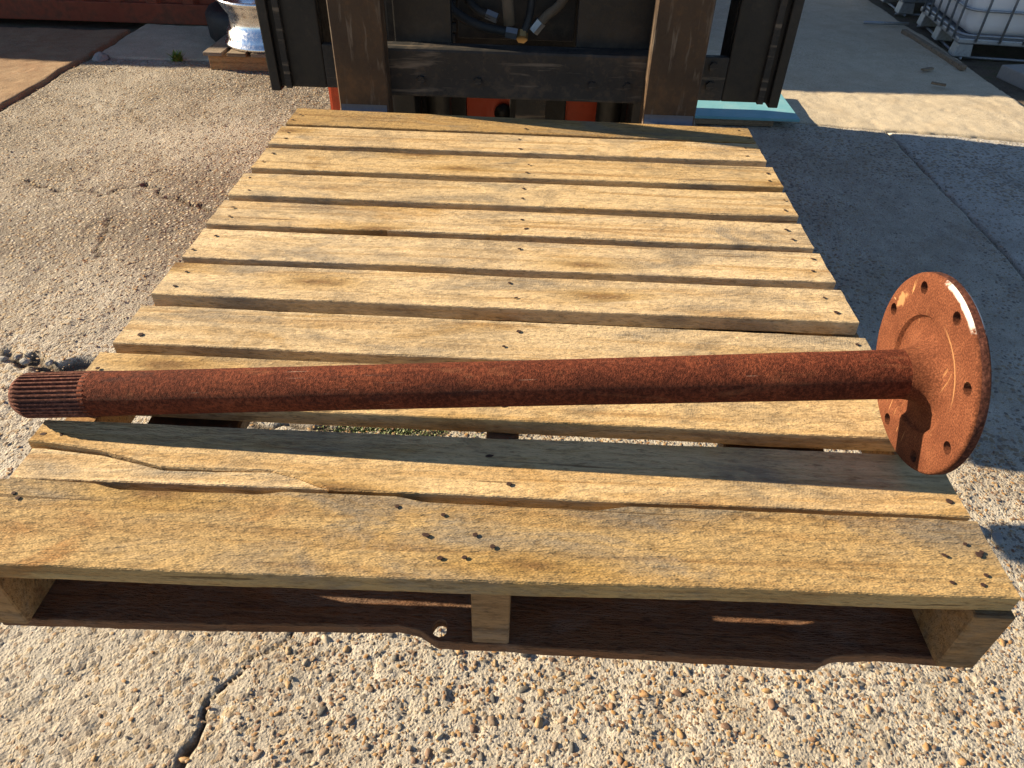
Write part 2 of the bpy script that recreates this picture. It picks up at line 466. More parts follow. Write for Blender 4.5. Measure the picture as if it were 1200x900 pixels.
def from_bm(name, bm, mat, parent=None, loc=(0, 0, 0), smooth=False):
    """mesh given relative to world point loc; placed under parent"""
    me = bpy.data.meshes.new(name)
    bm.to_mesh(me)
    bm.free()
    me.materials.append(mat)
    if smooth:
        me.polygons.foreach_set('use_smooth', [True] * len(me.polygons))
    o = bpy.data.objects.new(name, me)
    link(o, parent)
    o.location = Vector(loc) - (wloc(parent) if parent else Vector((0, 0, 0)))
    return o

def from_py(name, verts, faces, mat, parent=None, loc=(0, 0, 0), smooth=False):
    me = bpy.data.meshes.new(name)
    me.from_pydata([tuple(v) for v in verts], [], faces)
    me.update()
    me.materials.append(mat)
    if smooth:
        me.polygons.foreach_set('use_smooth', [True] * len(me.polygons))
    o = bpy.data.objects.new(name, me)
    link(o, parent)
    o.location = Vector(loc) - (wloc(parent) if parent else Vector((0, 0, 0)))
    return o

def bm_box(bm, x0, x1, y0, y1, z0, z1, bev=0.0):
    r = bmesh.ops.create_cube(bm, size=1.0)
    vs_ = r['verts']
    for v in vs_:
        v.co = Vector(((x0 + x1) / 2 + v.co.x * (x1 - x0), (y0 + y1) / 2 + v.co.y * (y1 - y0), (z0 + z1) / 2 + v.co.z * (z1 - z0)))
    if bev > 0:
        es = list({e for v in vs_ for e in v.link_edges})
        bmesh.ops.bevel(bm, geom=es, offset=bev, segments=2, profile=0.6, affect='EDGES')

def box(name, x0, x1, y0, y1, z0, z1, mat, parent, bev=0.004):
    cx, cy, cz = (x0 + x1) / 2, (y0 + y1) / 2, (z0 + z1) / 2
    bm = bmesh.new()
    bm_box(bm, x0 - cx, x1 - cx, y0 - cy, y1 - cy, z0 - cz, z1 - cz, bev)
    return from_bm(name, bm, mat, parent, (cx, cy, cz))

def prism(name, poly, axis, a0, a1, mat, parent, bev=0.0, loc=(0, 0, 0)):
    """extrude a polygon along an axis; poly holds the two other coordinates in xyz order"""
    bm = bmesh.new()
    def P(p, a):
        if axis == 'X': return (a, p[0], p[1])
        if axis == 'Y': return (p[0], a, p[1])
        return (p[0], p[1], a)
    f0 = bm.faces.new([bm.verts.new(Vector(P(p, a0)) - Vector(loc)) for p in poly])
    r = bmesh.ops.extrude_face_region(bm, geom=[f0])
    d = Vector(P((0, 0), a1 - a0))
    bmesh.ops.translate(bm, verts=[g for g in r['geom'] if isinstance(g, bmesh.types.BMVert)], vec=d)
    bmesh.ops.recalc_face_normals(bm, faces=bm.faces)
    if bev:
        es = [e for e in bm.edges if e.calc_face_angle(0) > 0.6]
        bmesh.ops.bevel(bm, geom=es, offset=bev, segments=1, affect='EDGES')
    return from_bm(name, bm, mat, parent, loc)

def tube_verts(path, rad, n=10, cap=True):
    pts = [Vector(p) for p in path]
    verts, faces = [], []
    prev = None
    for i, p in enumerate(pts):
        t = (pts[min(i + 1, len(pts) - 1)] - pts[max(i - 1, 0)]).normalized()
        if prev is None:
            u = t.orthogonal().normalized()
        else:
            u = (prev - t * prev.dot(t)).normalized()
        prev = u
        w = t.cross(u)
        r = rad[i] if isinstance(rad, (list, tuple)) else rad
        for k in range(n):
            a = 2 * math.pi * k / n
            verts.append(p + (u * math.cos(a) + w * math.sin(a)) * r)
        if i:
            for k in range(n):
                a0 = (i - 1) * n + k; a1 = (i - 1) * n + (k + 1) % n
                faces.append((a0, a1, a1 + n, a0 + n))
    if cap:
        faces.append(tuple(reversed(range(n))))
        faces.append(tuple(range((len(pts) - 1) * n, len(pts) * n)))
    return verts, faces

def spline(pts, seg=8):
    out = []
    P = [Vector(p) for p in pts]
    for i in range(len(P) - 1):
        p0 = P[max(i - 1, 0)]; p1 = P[i]; p2 = P[i + 1]; p3 = P[min(i + 2, len(P) - 1)]
        for s in range(seg):
            t = s / seg
            out.append(0.5 * ((2 * p1) + (p2 - p0) * t + (2 * p0 - 5 * p1 + 4 * p2 - p3) * t * t + (3 * p1 - p0 - 3 * p2 + p3) * t ** 3))
    out.append(P[-1])
    return out

def tube(name, path, rad, mat, parent, n=10, smooth=True):
    loc = Vector(path[len(path) // 2])
    v, f = tube_verts([Vector(p) - loc for p in path], rad, n)
    return from_py(name, v, f, mat, parent, loc, smooth)

def lathe_verts(prof, n=48, closed=False):
    """profile [(axial, radius)] turned round local Z"""
    verts, faces = [], []
    for (a, r) in prof:
        for k in range(n):
            t = 2 * math.pi * k / n
            verts.append(Vector((r * math.cos(t), r * math.sin(t), a)))
    m = len(prof)
    for i in range(m if closed else m - 1):
        j = (i + 1) % m
        for k in range(n):
            faces.append((i * n + k, i * n + (k + 1) % n, j * n + (k + 1) % n, j * n + k))
    if not closed:
        faces.append(tuple(reversed(range(n))))
        faces.append(tuple(range((m - 1) * n, m * n)))
    return verts, faces

# ================================================================== the setting
def vnoise(x, y, seed):
    """numpy value noise, smooth, about -1..1"""
    xi = np.floor(x).astype(np.int64); yi = np.floor(y).astype(np.int64)
    xf = x - xi; yf = y - yi
    def h(i, j):
        n = (i * 374761393 + j * 668265263 + seed * 974711) & 0x7fffffff
        n = ((n ^ (n >> 13)) * 1274126177) & 0x7fffffff
        n = n ^ (n >> 16)
        return (n & 0xffff) / 32767.5 - 1.0
    u = xf * xf * (3 - 2 * xf); v = yf * yf * (3 - 2 * yf)
    a = h(xi, yi) * (1 - u) + h(xi + 1, yi) * u
    b = h(xi, yi + 1) * (1 - u) + h(xi + 1, yi + 1) * u
    return a * (1 - v) + b * v

def seg_dist(x, y, poly, wob=0.0, seed=3):
    xx = x + wob * vnoise(x * 14, y * 14, seed) + wob * 0.5 * vnoise(x * 40, y * 40, seed + 1)
    yy = y + wob * vnoise(x * 14 + 9, y * 14 + 5, seed + 2) + wob * 0.5 * vnoise(x * 40, y * 40 + 7, seed + 3)
    d = np.full(x.shape, 1e9)
    for (x0, y0), (x1, y1) in zip(poly[:-1], poly[1:]):
        dx, dy = x1 - x0, y1 - y0
        t = np.clip(((xx - x0) * dx + (yy - y0) * dy) / (dx * dx + dy * dy), 0, 1)
        d = np.minimum(d, np.hypot(xx - x0 - t * dx, yy - y0 - t * dy))
    return d

def axis_steps(a, b, fine0, fine1, d0, d1):
    """positions a..b; spacing d0 inside fine range, growing to d1 outside"""
    out = [a]
    while out[-1] < b:
        p = out[-1]
        off = max(fine0 - p, p - fine1, 0)
        out.append(p + min(d1, d0 + off * 0.012))
    out[-1] = b
    return np.array(out)

CRACKS = [  # polyline, half width, depth
    ([(-0.66, 0.02), (-0.615, 0.148), (-0.601, 0.265), (-0.545, 0.36)], 0.0058, 0.015),
    ([(-0.545, 0.36), (-0.483, 0.434), (-0.40, 0.60), (-0.34, 0.80)], 0.003, 0.008),
    ([(-1.95, 1.36), (-1.70, 1.365), (-1.60, 1.335), (-1.42, 1.325), (-1.1, 1.30)], 0.020, 0.022),
    ([(-3.0, 2.66), (-2.483, 2.686), (-2.2, 2.60), (-1.927, 2.551), (-1.788, 2.681)], 0.006, 0.012),
    ([(-1.788, 2.681), (-1.62, 2.55), (-1.398, 2.45), (-1.1, 2.40)], 0.007, 0.014),
    ([(-1.76, 2.30), (-1.721, 2.117), (-1.70, 2.0)], 0.005, 0.009),
    ([(-0.9, 1.12), (-0.43, 1.10), (-0.2, 1.12)], 0.012, 0.012),
    ([(-2.75, 3.9), (-2.3, 3.6), (-2.0, 3.3)], 0.004, 0.007),
]

def height(x, y):
    h = 0.010 * vnoise(x * 1.1, y * 1.1, 1) + 0.005 * vnoise(x * 3.3, y * 3.3, 2)
    h += 0.0026 * vnoise(x * 11, y * 11, 4) + 0.0018 * vnoise(x * 28, y * 28, 5) + 0.0014 * vnoise(x * 61, y * 61, 6)
    pits = np.clip(vnoise(x * 34, y * 34, 8) - 0.55, 0, 1)
    return h - 0.012 * pits

def slab(name, x0, x1, y0, y1, fx, fy, d0, d1, mat, dz=0.0, cracks=(), keep=None, wob=0.005, thick=0.07, warp=None):
    xs = axis_steps(x0, x1, fx[0], fx[1], d0, d1)
    ys = axis_steps(y0, y1, fy[0], fy[1], d0, d1)
    X, Y = np.meshgrid(xs, ys)
    nx, ny = len(xs), len(ys)
    # ragged outer edges
    ex = wob * vnoise(Y * 9, Y * 0 + 3.1, 21) + wob * 0.6 * vnoise(Y * 33, Y * 0 + 1.7, 22)
    ey = wob * vnoise(X * 9, X * 0 + 8.1, 23) + wob * 0.6 * vnoise(X * 33, X * 0 + 5.7, 24)
    X = X + np.where((X == x0) | (X == x1), ex, 0)
    Y = Y + np.where((Y == y0) | (Y == y1), ey, 0)
    if warp is not None:
        Y = warp(X, Y)
    Z = height(X, Y) + dz
    ck = np.zeros_like(X)
    for poly, hw, dep in cracks:
        d = seg_dist(X, Y, poly, 0.025)
        w = hw * (1 + 0.5 * vnoise(X * 25, Y * 25, 31)) * (np.clip((0.42 - Y) / 0.22, 0.25, 1.3) if poly[0][1] < 0.1 else 1.0)
        k = np.clip(1.6 - d / np.maximum(w, 1e-4), 0, 1)
        Z -= dep * k
        ck = np.maximum(ck, k)
    edge = (np.arange(nx)[None, :] == 0) | (np.arange(nx)[None, :] == nx - 1) | (np.arange(ny)[:, None] == 0) | (np.arange(ny)[:, None] == ny - 1)
    Z = np.where(edge, Z - 0.006, Z)
    V = np.stack([X, Y, Z], -1).reshape(-1, 3)
    idx = np.arange(nx * ny).reshape(ny, nx)
    F = np.stack([idx[:-1, :-1], idx[:-1, 1:], idx[1:, 1:], idx[1:, :-1]], -1)
    if keep is not None:
        cxm = (X[:-1, :-1] + X[1:, 1:]) / 2; cym = (Y[:-1, :-1] + Y[1:, 1:]) / 2
        F = F[keep(cxm, cym)]
    F = F.reshape(-1, 4)
    # skirt round the outside so the slab has a thickness
    ring = np.concatenate([idx[0, :], idx[1:, -1], idx[-1, -2::-1], idx[-2:0:-1, 0]])
    base = len(V)
    low = V[ring].copy(); low[:, 2] = dz - thick
    V = np.concatenate([V, low])
    k = np.arange(len(ring)); k2 = (k + 1) % len(ring)
    S = np.stack([ring[k], base + k, base + k2, ring[k2]], -1)
    if keep is not None:
        ok = keep(V[ring[k], 0], V[ring[k], 1]) & keep(V[ring[k2], 0], V[ring[k2], 1])
        S = S[ok]
    F = np.concatenate([F, S])
    me = bpy.data.meshes.new(name)
    me.vertices.add(len(V)); me.vertices.foreach_set('co', V.astype(np.float32).ravel())
    me.loops.add(len(F) * 4); me.loops.foreach_set('vertex_index', F.astype(np.int32).ravel())
    me.polygons.add(len(F)); me.polygons.foreach_set('loop_start', np.arange(0, len(F) * 4, 4, dtype=np.int32))
    me.polygons.foreach_set('loop_total', np.full(len(F), 4, dtype=np.int32))
    me.polygons.foreach_set('use_smooth', np.ones(len(F), dtype=bool))
    me.update(calc_edges=True)
    at = me.attributes.new('crack', 'FLOAT', 'POINT')
    at.data.foreach_set('value', np.concatenate([ck.ravel(), np.zeros(len(ring))]).astype(np.float32))
    ex_ = np.clip((Y - 1.25) / 1.0, 0, 1) * np.clip(0.75 + 0.5 * vnoise(X * 1.2, Y * 1.2, 91) + 0.25 * vnoise(X * 4, Y * 4, 92), 0, 1) * np.where(X > 0.2, 0.12, 1.0)
    ae = me.attributes.new('worn', 'FLOAT', 'POINT')
    ae.data.foreach_set('value', np.concatenate([ex_.ravel(), np.zeros(len(ring))]).astype(np.float32))
    me.materials.append(mat)
    o = bpy.data.objects.new(name, me)
    link(o)
    tag(o, kind='structure')
    return o

JY = lambda x: 3.80 - 0.136 * (x - 1.53)          # the joint that crosses behind the blue sheet
ground = from_py('ground', [(-60, -60, -0.040), (60, -60, -0.040), (60, 60, -0.040), (-60, 60, -0.040)], [(0, 1, 2, 3)], M['soil'])
tag(ground, kind='structure')
yard = slab('concrete_yard', -3.0, 2.02, -1.6, 4.56, (-1.6, 1.3), (0.05, 1.1), 0.0075, 0.017, M['agg'], 0.0, CRACKS,
            keep=lambda x, y: ~((x > 0.5) & (y > JY(x) - 0.008)),
            warp=lambda x, y: np.where((x > 0.48) & (np.abs(y - JY(x)) < 0.0125), JY(x) - 0.010 + 0.004 * vnoise(x * 40, x * 0, 5), y))
slab('concrete_slab_right', 2.040, 3.07, -1.6, 3.80, (2, 3), (1, 3), 0.016, 0.02, M['aggR'], -0.004, warp=lambda x, y: y + (JY(x) - 0.010 - 3.80) * np.clip(1 - (3.80 - y) / 2, 0, 1))
slab('concrete_slab_back_right', 0.515, 3.07, 3.60, 14.0, (1, 3), (3.6, 5), 0.018, 0.06, M['smooth'], 0.002,
     warp=lambda x, y: y + (JY(x) + 0.010 - 3.60) * np.clip(1 - (y - 3.60) / 3, 0, 1))
slab('concrete_slab_left', -9.0, -3.022, -1.6, 5.2, (-4.5, -3), (3, 5), 0.02, 0.08, M['leftslab'], 0.014)
slab('concrete_slab_back_left', -3.0, 0.50, 4.585, 14.0, (-3, 0), (4.5, 6), 0.02, 0.08, M['smooth'], 0.0)
tag(from_py('dirt_strip', [(3.10, -2, -0.022), (12, -2, -0.022), (12, 16, -0.022), (3.10, 16, -0.022)], [(0, 1, 2, 3)], M['soil']), kind='structure')

# exposed pebbles: the largest are pieces of their own, the fine ones one mass
def ico(sub, rough, seed):
    bm = bmesh.new()
    bmesh.ops.create_icosphere(bm, subdivisions=sub, radius=1.0)
    for v in bm.verts:
        v.co *= 1 + rough * mn.noise(v.co * 1.3 + Vector((seed * 7.1, 0, 0)))
    return bm

peb_meshes = []
for k in range(6):
    bm = ico(2, 0.42, k)
    for v in bm.verts:
        v.co.z *= 0.72
    me = bpy.data.meshes.new('pebble')
    bm.to_mesh(me); bm.free()
    me.materials.append(M['pebble'])
    me.polygons.foreach_set('use_smooth', [True] * len(me.polygons))
    peb_meshes.append(me)

def ground_z(x, y):
    return float(height(np.array([x]), np.array([y]))[0])

placed = []
def coarse(x, y):
    """how stony the surface is"""
    return 0.5 + 0.5 * float(vnoise(np.array([x * 1.7 + 3]), np.array([y * 2.3 + 1]), 77)[0])
cnt = 0
while cnt < 290:
    x = random.uniform(-0.85, 1.15); y = random.uniform(0.14, 0.62)
    if random.random() > (0.07 + 0.93 * (1 / (1 + math.exp(-(x + 0.48) * 14)))):
        continue
    r = random.choice([0.0052, 0.0056, 0.006, 0.0065, 0.007, 0.0075, 0.0085, 0.0095])
    if any((x - a) ** 2 + (y - b) ** 2 < (r + c) ** 2 for a, b, c in placed):
        continue
    placed.append((x, y, r))
    o = bpy.data.objects.new('pebble', peb_meshes[cnt % 6])
    link(o, yard)
    e = random.uniform(1.0, 1.6)
    o.scale = (r * e, r / math.sqrt(e), r * random.uniform(0.75, 1.0))
    o.rotation_euler = (random.uniform(-.3, .3), random.uniform(-.3, .3), random.uniform(0, 6.28))
    o.location = (x, y, ground_z(x, y) + r * random.uniform(-0.3, 0.1))
    cnt += 1

def half_ico():
    bm = ico(1, 0.25, 3)
    bmesh.ops.delete(bm, geom=[v for v in bm.verts if v.co.z < -0.3], context='VERTS')
    bm.verts.ensure_lookup_table()
    V = np.array([v.co[:] for v in bm.verts]); 
    F = np.array([[v.index for v in f.verts] for f in bm.faces])
    bm.free()
    return V, F

def pebble_mass(name, n, region, rmin, rmax, dens, parent):
    V0, F0 = half_ico()
    xs, ys = [], []
    while len(xs) < n:
        x = rng.uniform(region[0], region[1], 4000); y = rng.uniform(region[2], region[3], 4000)
        k = rng.uniform(0, 1, 4000) < dens(x, y)
        xs += list(x[k]); ys += list(y[k])
    x = np.array(xs[:n]); y = np.array(ys[:n])
    r = rmin + (rmax - rmin) * rng.uniform(0, 1, n) ** 2.2
    a = rng.uniform(0, 6.283, n); e = rng.uniform(1, 1.5, n)
    sx, sy, sz = r * e, r / np.sqrt(e), r * rng.uniform(0.5, 1.0, n)
    px = V0[None, :, 0] * sx[:, None]; pyy = V0[None, :, 1] * sy[:, None]; pz = V0[None, :, 2] * sz[:, None]
    ca, sa = np.cos(a)[:, None], np.sin(a)[:, None]
    W = np.stack([px * ca - pyy * sa + x[:, None], px * sa + pyy * ca + y[:, None], pz + (height(x, y) + r * rng.uniform(-0.25, 0.15, n))[:, None]], -1).reshape(-1, 3)
    F = (F0[None] + (np.arange(n) * len(V0))[:, None, None]).reshape(-1, 3)
    me = bpy.data.meshes.new(name)
    me.vertices.add(len(W)); me.vertices.foreach_set('co', W.astype(np.float32).ravel())
    me.loops.add(len(F) * 3); me.loops.foreach_set('vertex_index', F.astype(np.int32).ravel())
    me.polygons.add(len(F)); me.polygons.foreach_set('loop_start', np.arange(0, len(F) * 3, 3, dtype=np.int32))
    me.polygons.foreach_set('loop_total', np.full(len(F), 3, dtype=np.int32))
    me.polygons.foreach_set('use_smooth', np.ones(len(F), dtype=bool))
    me.update(calc_edges=True)
    me.materials.append(M['pebble'])
    o = bpy.data.objects.new(name, me)
    link(o, parent)
    return tag(o, kind='stuff')

pebble_mass('fine_pebbles', 13000, (-1.1, 1.5, 0.08, 1.15), 0.0022, 0.0060,
            lambda x, y: 0.12 + 0.88 / (1 + np.exp(-(x + 0.50) * 14)), yard)
pebble_mass('gravel_grains', 14000, (-3.0, -0.4, 0.6, 4.5), 0.0022, 0.0065,
            lambda x, y: 0.15 + 0.85 * np.clip(0.5 + 0.6 * vnoise(x * 1.3, y * 1.3, 55) + 0.22 * (y - 1.6), 0, 1), yard)

# ================================================================== pallet
DZ = 0.90
pallet = empty('wooden_pallet', (0, 0.6, DZ - 0.135), 'bare softwood pallet raised on the forklift forks, rusty axle lying across it', 'pallet')

def board(name, x0, x1, yf, yb, ztop, thk, mat, parent, seed, n=140, cup=0.0012, wob=0.0016, front_fn=None, back_fn=None, dz_fn=None, chip=0.002):
    """sawn plank along X; yf/yb = (left, right) positions of the near and far edges"""
    rnd = random.Random(seed)
    cx, cy = (x0 + x1) / 2, (yf[0] + yf[1] + yb[0] + yb[1]) / 4
    verts, faces = [], []
    na = 6
    def nz(p, s):
        return mn.noise(Vector((p, seed * 3.7 + s, s * 1.3)))
    for i in range(n + 1):
        t = i / n
        x = x0 + (x1 - x0) * t
        f = yf[0] + (yf[1] - yf[0]) * t + wob * nz(x * 6, 1) + wob * 0.35 * nz(x * 30, 2) + wob * 0.25 * nz(x * 90, 12)
        b = yb[0] + (yb[1] - yb[0]) * t + wob * nz(x * 6, 3) + wob * 0.6 * nz(x * 30, 4)
        if front_fn: f = front_fn(x, f)
        if back_fn: b = back_fn(x, b)
        zt = ztop + 0.0012 * nz(x * 3, 5) + (dz_fn(x) if dz_fn else 0)
        zb = zt - thk
        bf = 0.0011 + chip * max(0, nz(x * 8, 6) - 0.1) * 1.2 + 0.0035 * max(0, nz(x * 17, 11) - 0.42)
        bb = 0.0011 + chip * max(0, nz(x * 8, 7) - 0.1) * 1.2
        row = [(f + 0.0006, zb), (f, zb + 0.002), (f, zt - bf), (f + bf, zt)]
        for k in range(1, na):
            s = k / na
            row.append((f + bf + (b - f - bf - bb) * s, zt - cup * 4 * s * (1 - s) + 0.0004 * nz(x * 9 + k * 5, 9)))
        row += [(b - bb, zt), (b, zt - bb), (b, zb + 0.002), (b - 0.0006, zb)]
        ex = 0.0
        for j, (yy, zz) in enumerate(row):
            xx = x
            if i in (0, n):
                xx += 0.0016 * mn.noise(Vector((yy * 60, zz * 60, seed + i)))
            verts.append((xx - cx, yy - cy, zz - ztop))
    m_ = len(row)
    for i in range(n):
        for j in range(m_):
            a = i * m_ + j; c_ = i * m_ + (j + 1) % m_
            faces.append((a, a + m_, c_ + m_, c_))
    faces.append(tuple(range(m_)))
    faces.append(tuple(reversed(range(n * m_, (n + 1) * m_))))
    o = from_py(name, verts, faces, mat, parent, (cx, cy, ztop))
    return o

T = 0.022
# (x0, x1, near edge left/right, far edge left/right)
BOARDS = [
    (-0.512, 0.503, (-0.018, 0.000), (0.0865, 0.0905), 'lead'),
    None,                                                          # the split board, built below
    (-0.506, 0.475, (0.212, 0.207), (0.3045, 0.303), 'deck'),
    (-0.500, 0.497, (0.3245, 0.324), (0.413, 0.407), 'deck'),
    (-0.499, 0.500, (0.4385, 0.4395), (0.527, 0.523), 'deck'),
    (-0.498, 0.500, (0.546, 0.5465), (0.637, 0.633), 'deck'),
    (-0.500, 0.496, (0.651, 0.649), (0.7375, 0.732), 'deck'),
    (-0.501, 0.500, (0.757, 0.7585), (0.849, 0.853), 'deck'),
    (-0.498, 0.503, (0.875, 0.8755), (0.971, 0.966), 'deck'),
    (-0.503, 0.499, (0.995, 0.994), (1.091, 1.084), 'deck'),
    (-0.500, 0.500, (1.107, 1.095), (1.204, 1.176), 'lead'),
]
boards = []
def lead_back(x, b):
    w = 0.0
    for a0, a1 in ((-0.405, -0.205), (-0.09, 0.15)):
        w = max(w, min(1, (x - a0) / 0.03, (a1 - x) / 0.03))
    return b - 0.0065 * max(0, w)
for i, bd in enumerate(BOARDS):
    if bd is None:
        def crack_y(x):
            P = [(-0.52, 0.1375), (-0.488, 0.1385), (-0.418, 0.131), (-0.375, 0.1205), (-0.344, 0.1125), (-0.28, 0.113), (-0.226, 0.115), (-0.196, 0.107), (-0.161, 0.093)]
            if x >= P[-1][0]: return None
            for (a, ya), (b, yb_) in zip(P[:-1], P[1:]):
                if x <= b:
                    t = (x - a) / (b - a)
                    return ya + (yb_ - ya) * t
        def main_front(x, f):
            c = crack_y(x)
            return f if c is None else max(f, c + 0.0008 + 0.0022 * min(1, max(0, (-0.30 - x) / 0.2)))
        o = board('top_board', -0.505, 0.500, (0.0935, 0.0965), (0.1775, 0.1835), DZ, T, M['deck'], pallet, 2, n=120, front_fn=main_front,
                  dz_fn=lambda x: 0.002 * min(1, max(0, (-0.24 - x) / 0.22)))
        tag(o, 'pale top board split along its left end')
        boards.append((o, 0.0945, 0.181))
        def sl_back(x, b):
            c = crack_y(x)
            return (0.0945 if c is None else c) - 0.0008
        sl = board('split_sliver', -0.500, -0.163, (0.0925, 0.0935), (0.13, 0.0945), DZ - 0.0005, T, M['deck'], pallet, 22, n=60, back_fn=sl_back,
                   dz_fn=lambda x: -0.0032 * min(1, max(0, (-0.24 - x) / 0.22)), chip=0.001)
        continue
    x0, x1, yf, yb, mt = bd
    o = board('top_board', x0, x1, yf, yb, DZ + (0.001 if i == 0 else random.uniform(-0.001, 0.001)), T, M[mt], pallet, i + 1, back_fn=lead_back if i == 0 else None)
    if i == 0:
        tag(o, 'golden brown front edge board with many nail holes')
    boards.append((o, (yf[0] + yf[1]) / 2, (yb[0] + yb[1]) / 2))

# nail heads on every board over the three stringers
nb = bmesh.new()
bmesh.ops.create_circle(nb, cap_ends=True, segments=9, radius=1.0)
for v in nb.verts:
    v.co.x *= 1 + 0.35 * mn.noise(v.co * 2)
    v.co.y *= 1 + 0.45 * mn.noise(v.co * 2 + Vector((5, 0, 0)))
r_ = bmesh.ops.extrude_face_region(nb, geom=nb.faces[:])
for g_ in r_['geom']:
    if isinstance(g_, bmesh.types.BMVert):
        g_.co.z += 0.35
        g_.co.x *= 0.8; g_.co.y *= 0.8
bmesh.ops.recalc_face_normals(nb, faces=nb.faces)
nail_me = bpy.data.meshes.new('nail_head')
nb.to_mesh(nail_me); nb.free()
nail_me.materials.append(M['nail'])
def nail(bobj, x, y, r=0.0036):
    o = bpy.data.objects.new('nail_head', nail_me)
    link(o, bobj)
    wl = wloc(bobj)
    o.location = (x - wl.x, y - wl.y, 0.0004 if True else 0)
    o.scale = (r * random.uniform(0.8, 1.5), r * random.uniform(0.7, 1.1), 0.0012)
    o.rotation_euler = (0, 0, random.uniform(-0.7, 0.7))
for i, (o, a, b) in enumerate(boards):
    if i == 0:
        for px, py_ in [(-0.485, 0.030), (-0.470, 0.062), (-0.478, 0.068), (-0.493, 0.004), (-0.038, 0.066), (-0.052, 0.040), (-0.004, 0.043), (-0.035, 0.014),
                        (-0.012, 0.016), (-0.086, 0.074), (0.014, 0.030), (0.452, 0.045), (0.486, 0.048), (0.478, 0.060), (0.446, 0.014), (0.474, 0.013),
                        (0.482, 0.024), (0.49, 0.051)]:
            nail(o, px, py_, random.uniform(0.0022, 0.0036))
        continue
    w = b - a
    for sx_ in (-0.482, 0.015, 0.478):
        for q in (0.27, 0.70):
            if i == 1 and sx_ < -0.4:
                q = 0.75 if q > 0.5 else 0.62
            if random.random() < 0.93:
                nail(o, sx_ + random.uniform(-0.014, 0.014), a + w * (q + random.uniform(-0.08, 0.08)), random.uniform(0.0024, 0.0036))

# notched stringers (Y,Z outline) standing on the bottom boards
zs0, zs1 = DZ - 0.135 + 0.018, DZ - T - 0.0012
def stringer(xa, xb, y0, y1):
    poly = [(y0, zs0), (0.15, zs0), (0.175, zs0 + 0.038), (0.355, zs0 + 0.038), (0.38, zs0), (0.82, zs0), (0.845, zs0 + 0.038), (1.025, zs0 + 0.038), (1.05, zs0),
            (y1, zs0), (y1, zs1), (y0, zs1)]
    return prism('stringer', poly, 'X', xa, xb, M['stringer'], pallet, 0.0015, ((xa + xb) / 2, 0.6, (zs0 + zs1) / 2))
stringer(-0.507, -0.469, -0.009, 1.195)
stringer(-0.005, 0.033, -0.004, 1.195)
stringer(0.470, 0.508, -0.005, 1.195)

# bottom boards; the front one has a waney edge and a knot hole
def wane(x, f):
    P = [(-0.52, -0.003), (-0.28, 0.002), (-0.083, 0.011), (-0.062, 0.0075), (-0.042, -0.0045), (0.04, -0.005), (0.215, -0.006), (0.352, -0.0075), (0.362, -0.002), (0.371, 0.002), (0.42, 0.006), (0.52, 0.003)]
    for (a, ya), (b, yb_) in zip(P[:-1], P[1:]):
        if x <= b:
            return ya + (yb_ - ya) * (x - a) / (b - a) + 0.0010 * mn.noise(Vector((x * 20, 0, 0))) + 0.0016 * max(0, mn.noise(Vector((x * 110, 3, 0))))
    return P[-1][1]
zb = zs0 - 0.0008
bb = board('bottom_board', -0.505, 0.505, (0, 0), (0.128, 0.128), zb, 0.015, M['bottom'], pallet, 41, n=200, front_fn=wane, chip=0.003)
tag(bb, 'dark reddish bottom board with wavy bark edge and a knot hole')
hb = bmesh.new()
bmesh.ops.create_cone(hb, cap_ends=True, segments=12, radius1=1, radius2=1, depth=0.06)
for v in hb.verts:
    v.co.x *= 0.0085 * (1 + 0.25 * mn.noise(v.co * 1.5)); v.co.y *= 0.0112 * (1 + 0.3 * mn.noise(v.co * 1.5 + Vector((3, 0, 0))))
cut = from_bm('cutter', hb, M['bottom'], None, (-0.040, 0.0115, zb))
md = bb.modifiers.new('hole', 'BOOLEAN')
md.operation = 'DIFFERENCE'; md.object = cut; md.solver = 'EXACT'
bpy.context.view_layer.update()
dg = bpy.context.evaluated_depsgraph_get()
me_new = bpy.data.meshes.new_from_object(bb.evaluated_get(dg))
bb.modifiers.clear()
bb.data = me_new
bpy.data.objects.remove(cut)
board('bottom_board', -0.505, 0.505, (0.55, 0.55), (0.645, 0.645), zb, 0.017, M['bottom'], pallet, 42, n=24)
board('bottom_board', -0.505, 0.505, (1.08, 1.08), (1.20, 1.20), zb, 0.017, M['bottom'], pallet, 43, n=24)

# ================================================================== rusty axle shaft
A = Vector((-0.5275, 0.187, DZ + 0.0265))
B = Vector((0.4462, 0.1966, DZ + 0.1045))
ax = (B - A).normalized()
LEN = (B - A).length
axle = empty('axle_shaft', B, 'rust covered axle half shaft with round bolt flange lying across the pallet', 'axle shaft')
U = Vector((0, 1, 0)); U = (U - ax * U.dot(ax)).normalized()
Wv = ax.cross(U)                                   # roughly up
ROT = Matrix((ax, U, Wv)).transposed()             # local X = axis, Y = away, Z = up
axle.rotation_euler = ROT.to_euler()

def axle_part(name, verts, faces, mat, smooth=True):
    me = bpy.data.meshes.new(name)
    me.from_pydata([tuple(v) for v in verts], [], faces)
    me.update(); me.materials.append(mat)
    if smooth: me.polygons.foreach_set('use_smooth', [True] * len(me.polygons))
    o = bpy.data.objects.new(name, me)
    return link(o, axle)

def turn(prof, n=64):
    v, f = lathe_verts(prof, n)
    return [Vector((p.z, p.y, p.x)) for p in v], [tuple(reversed(q)) for q in f]

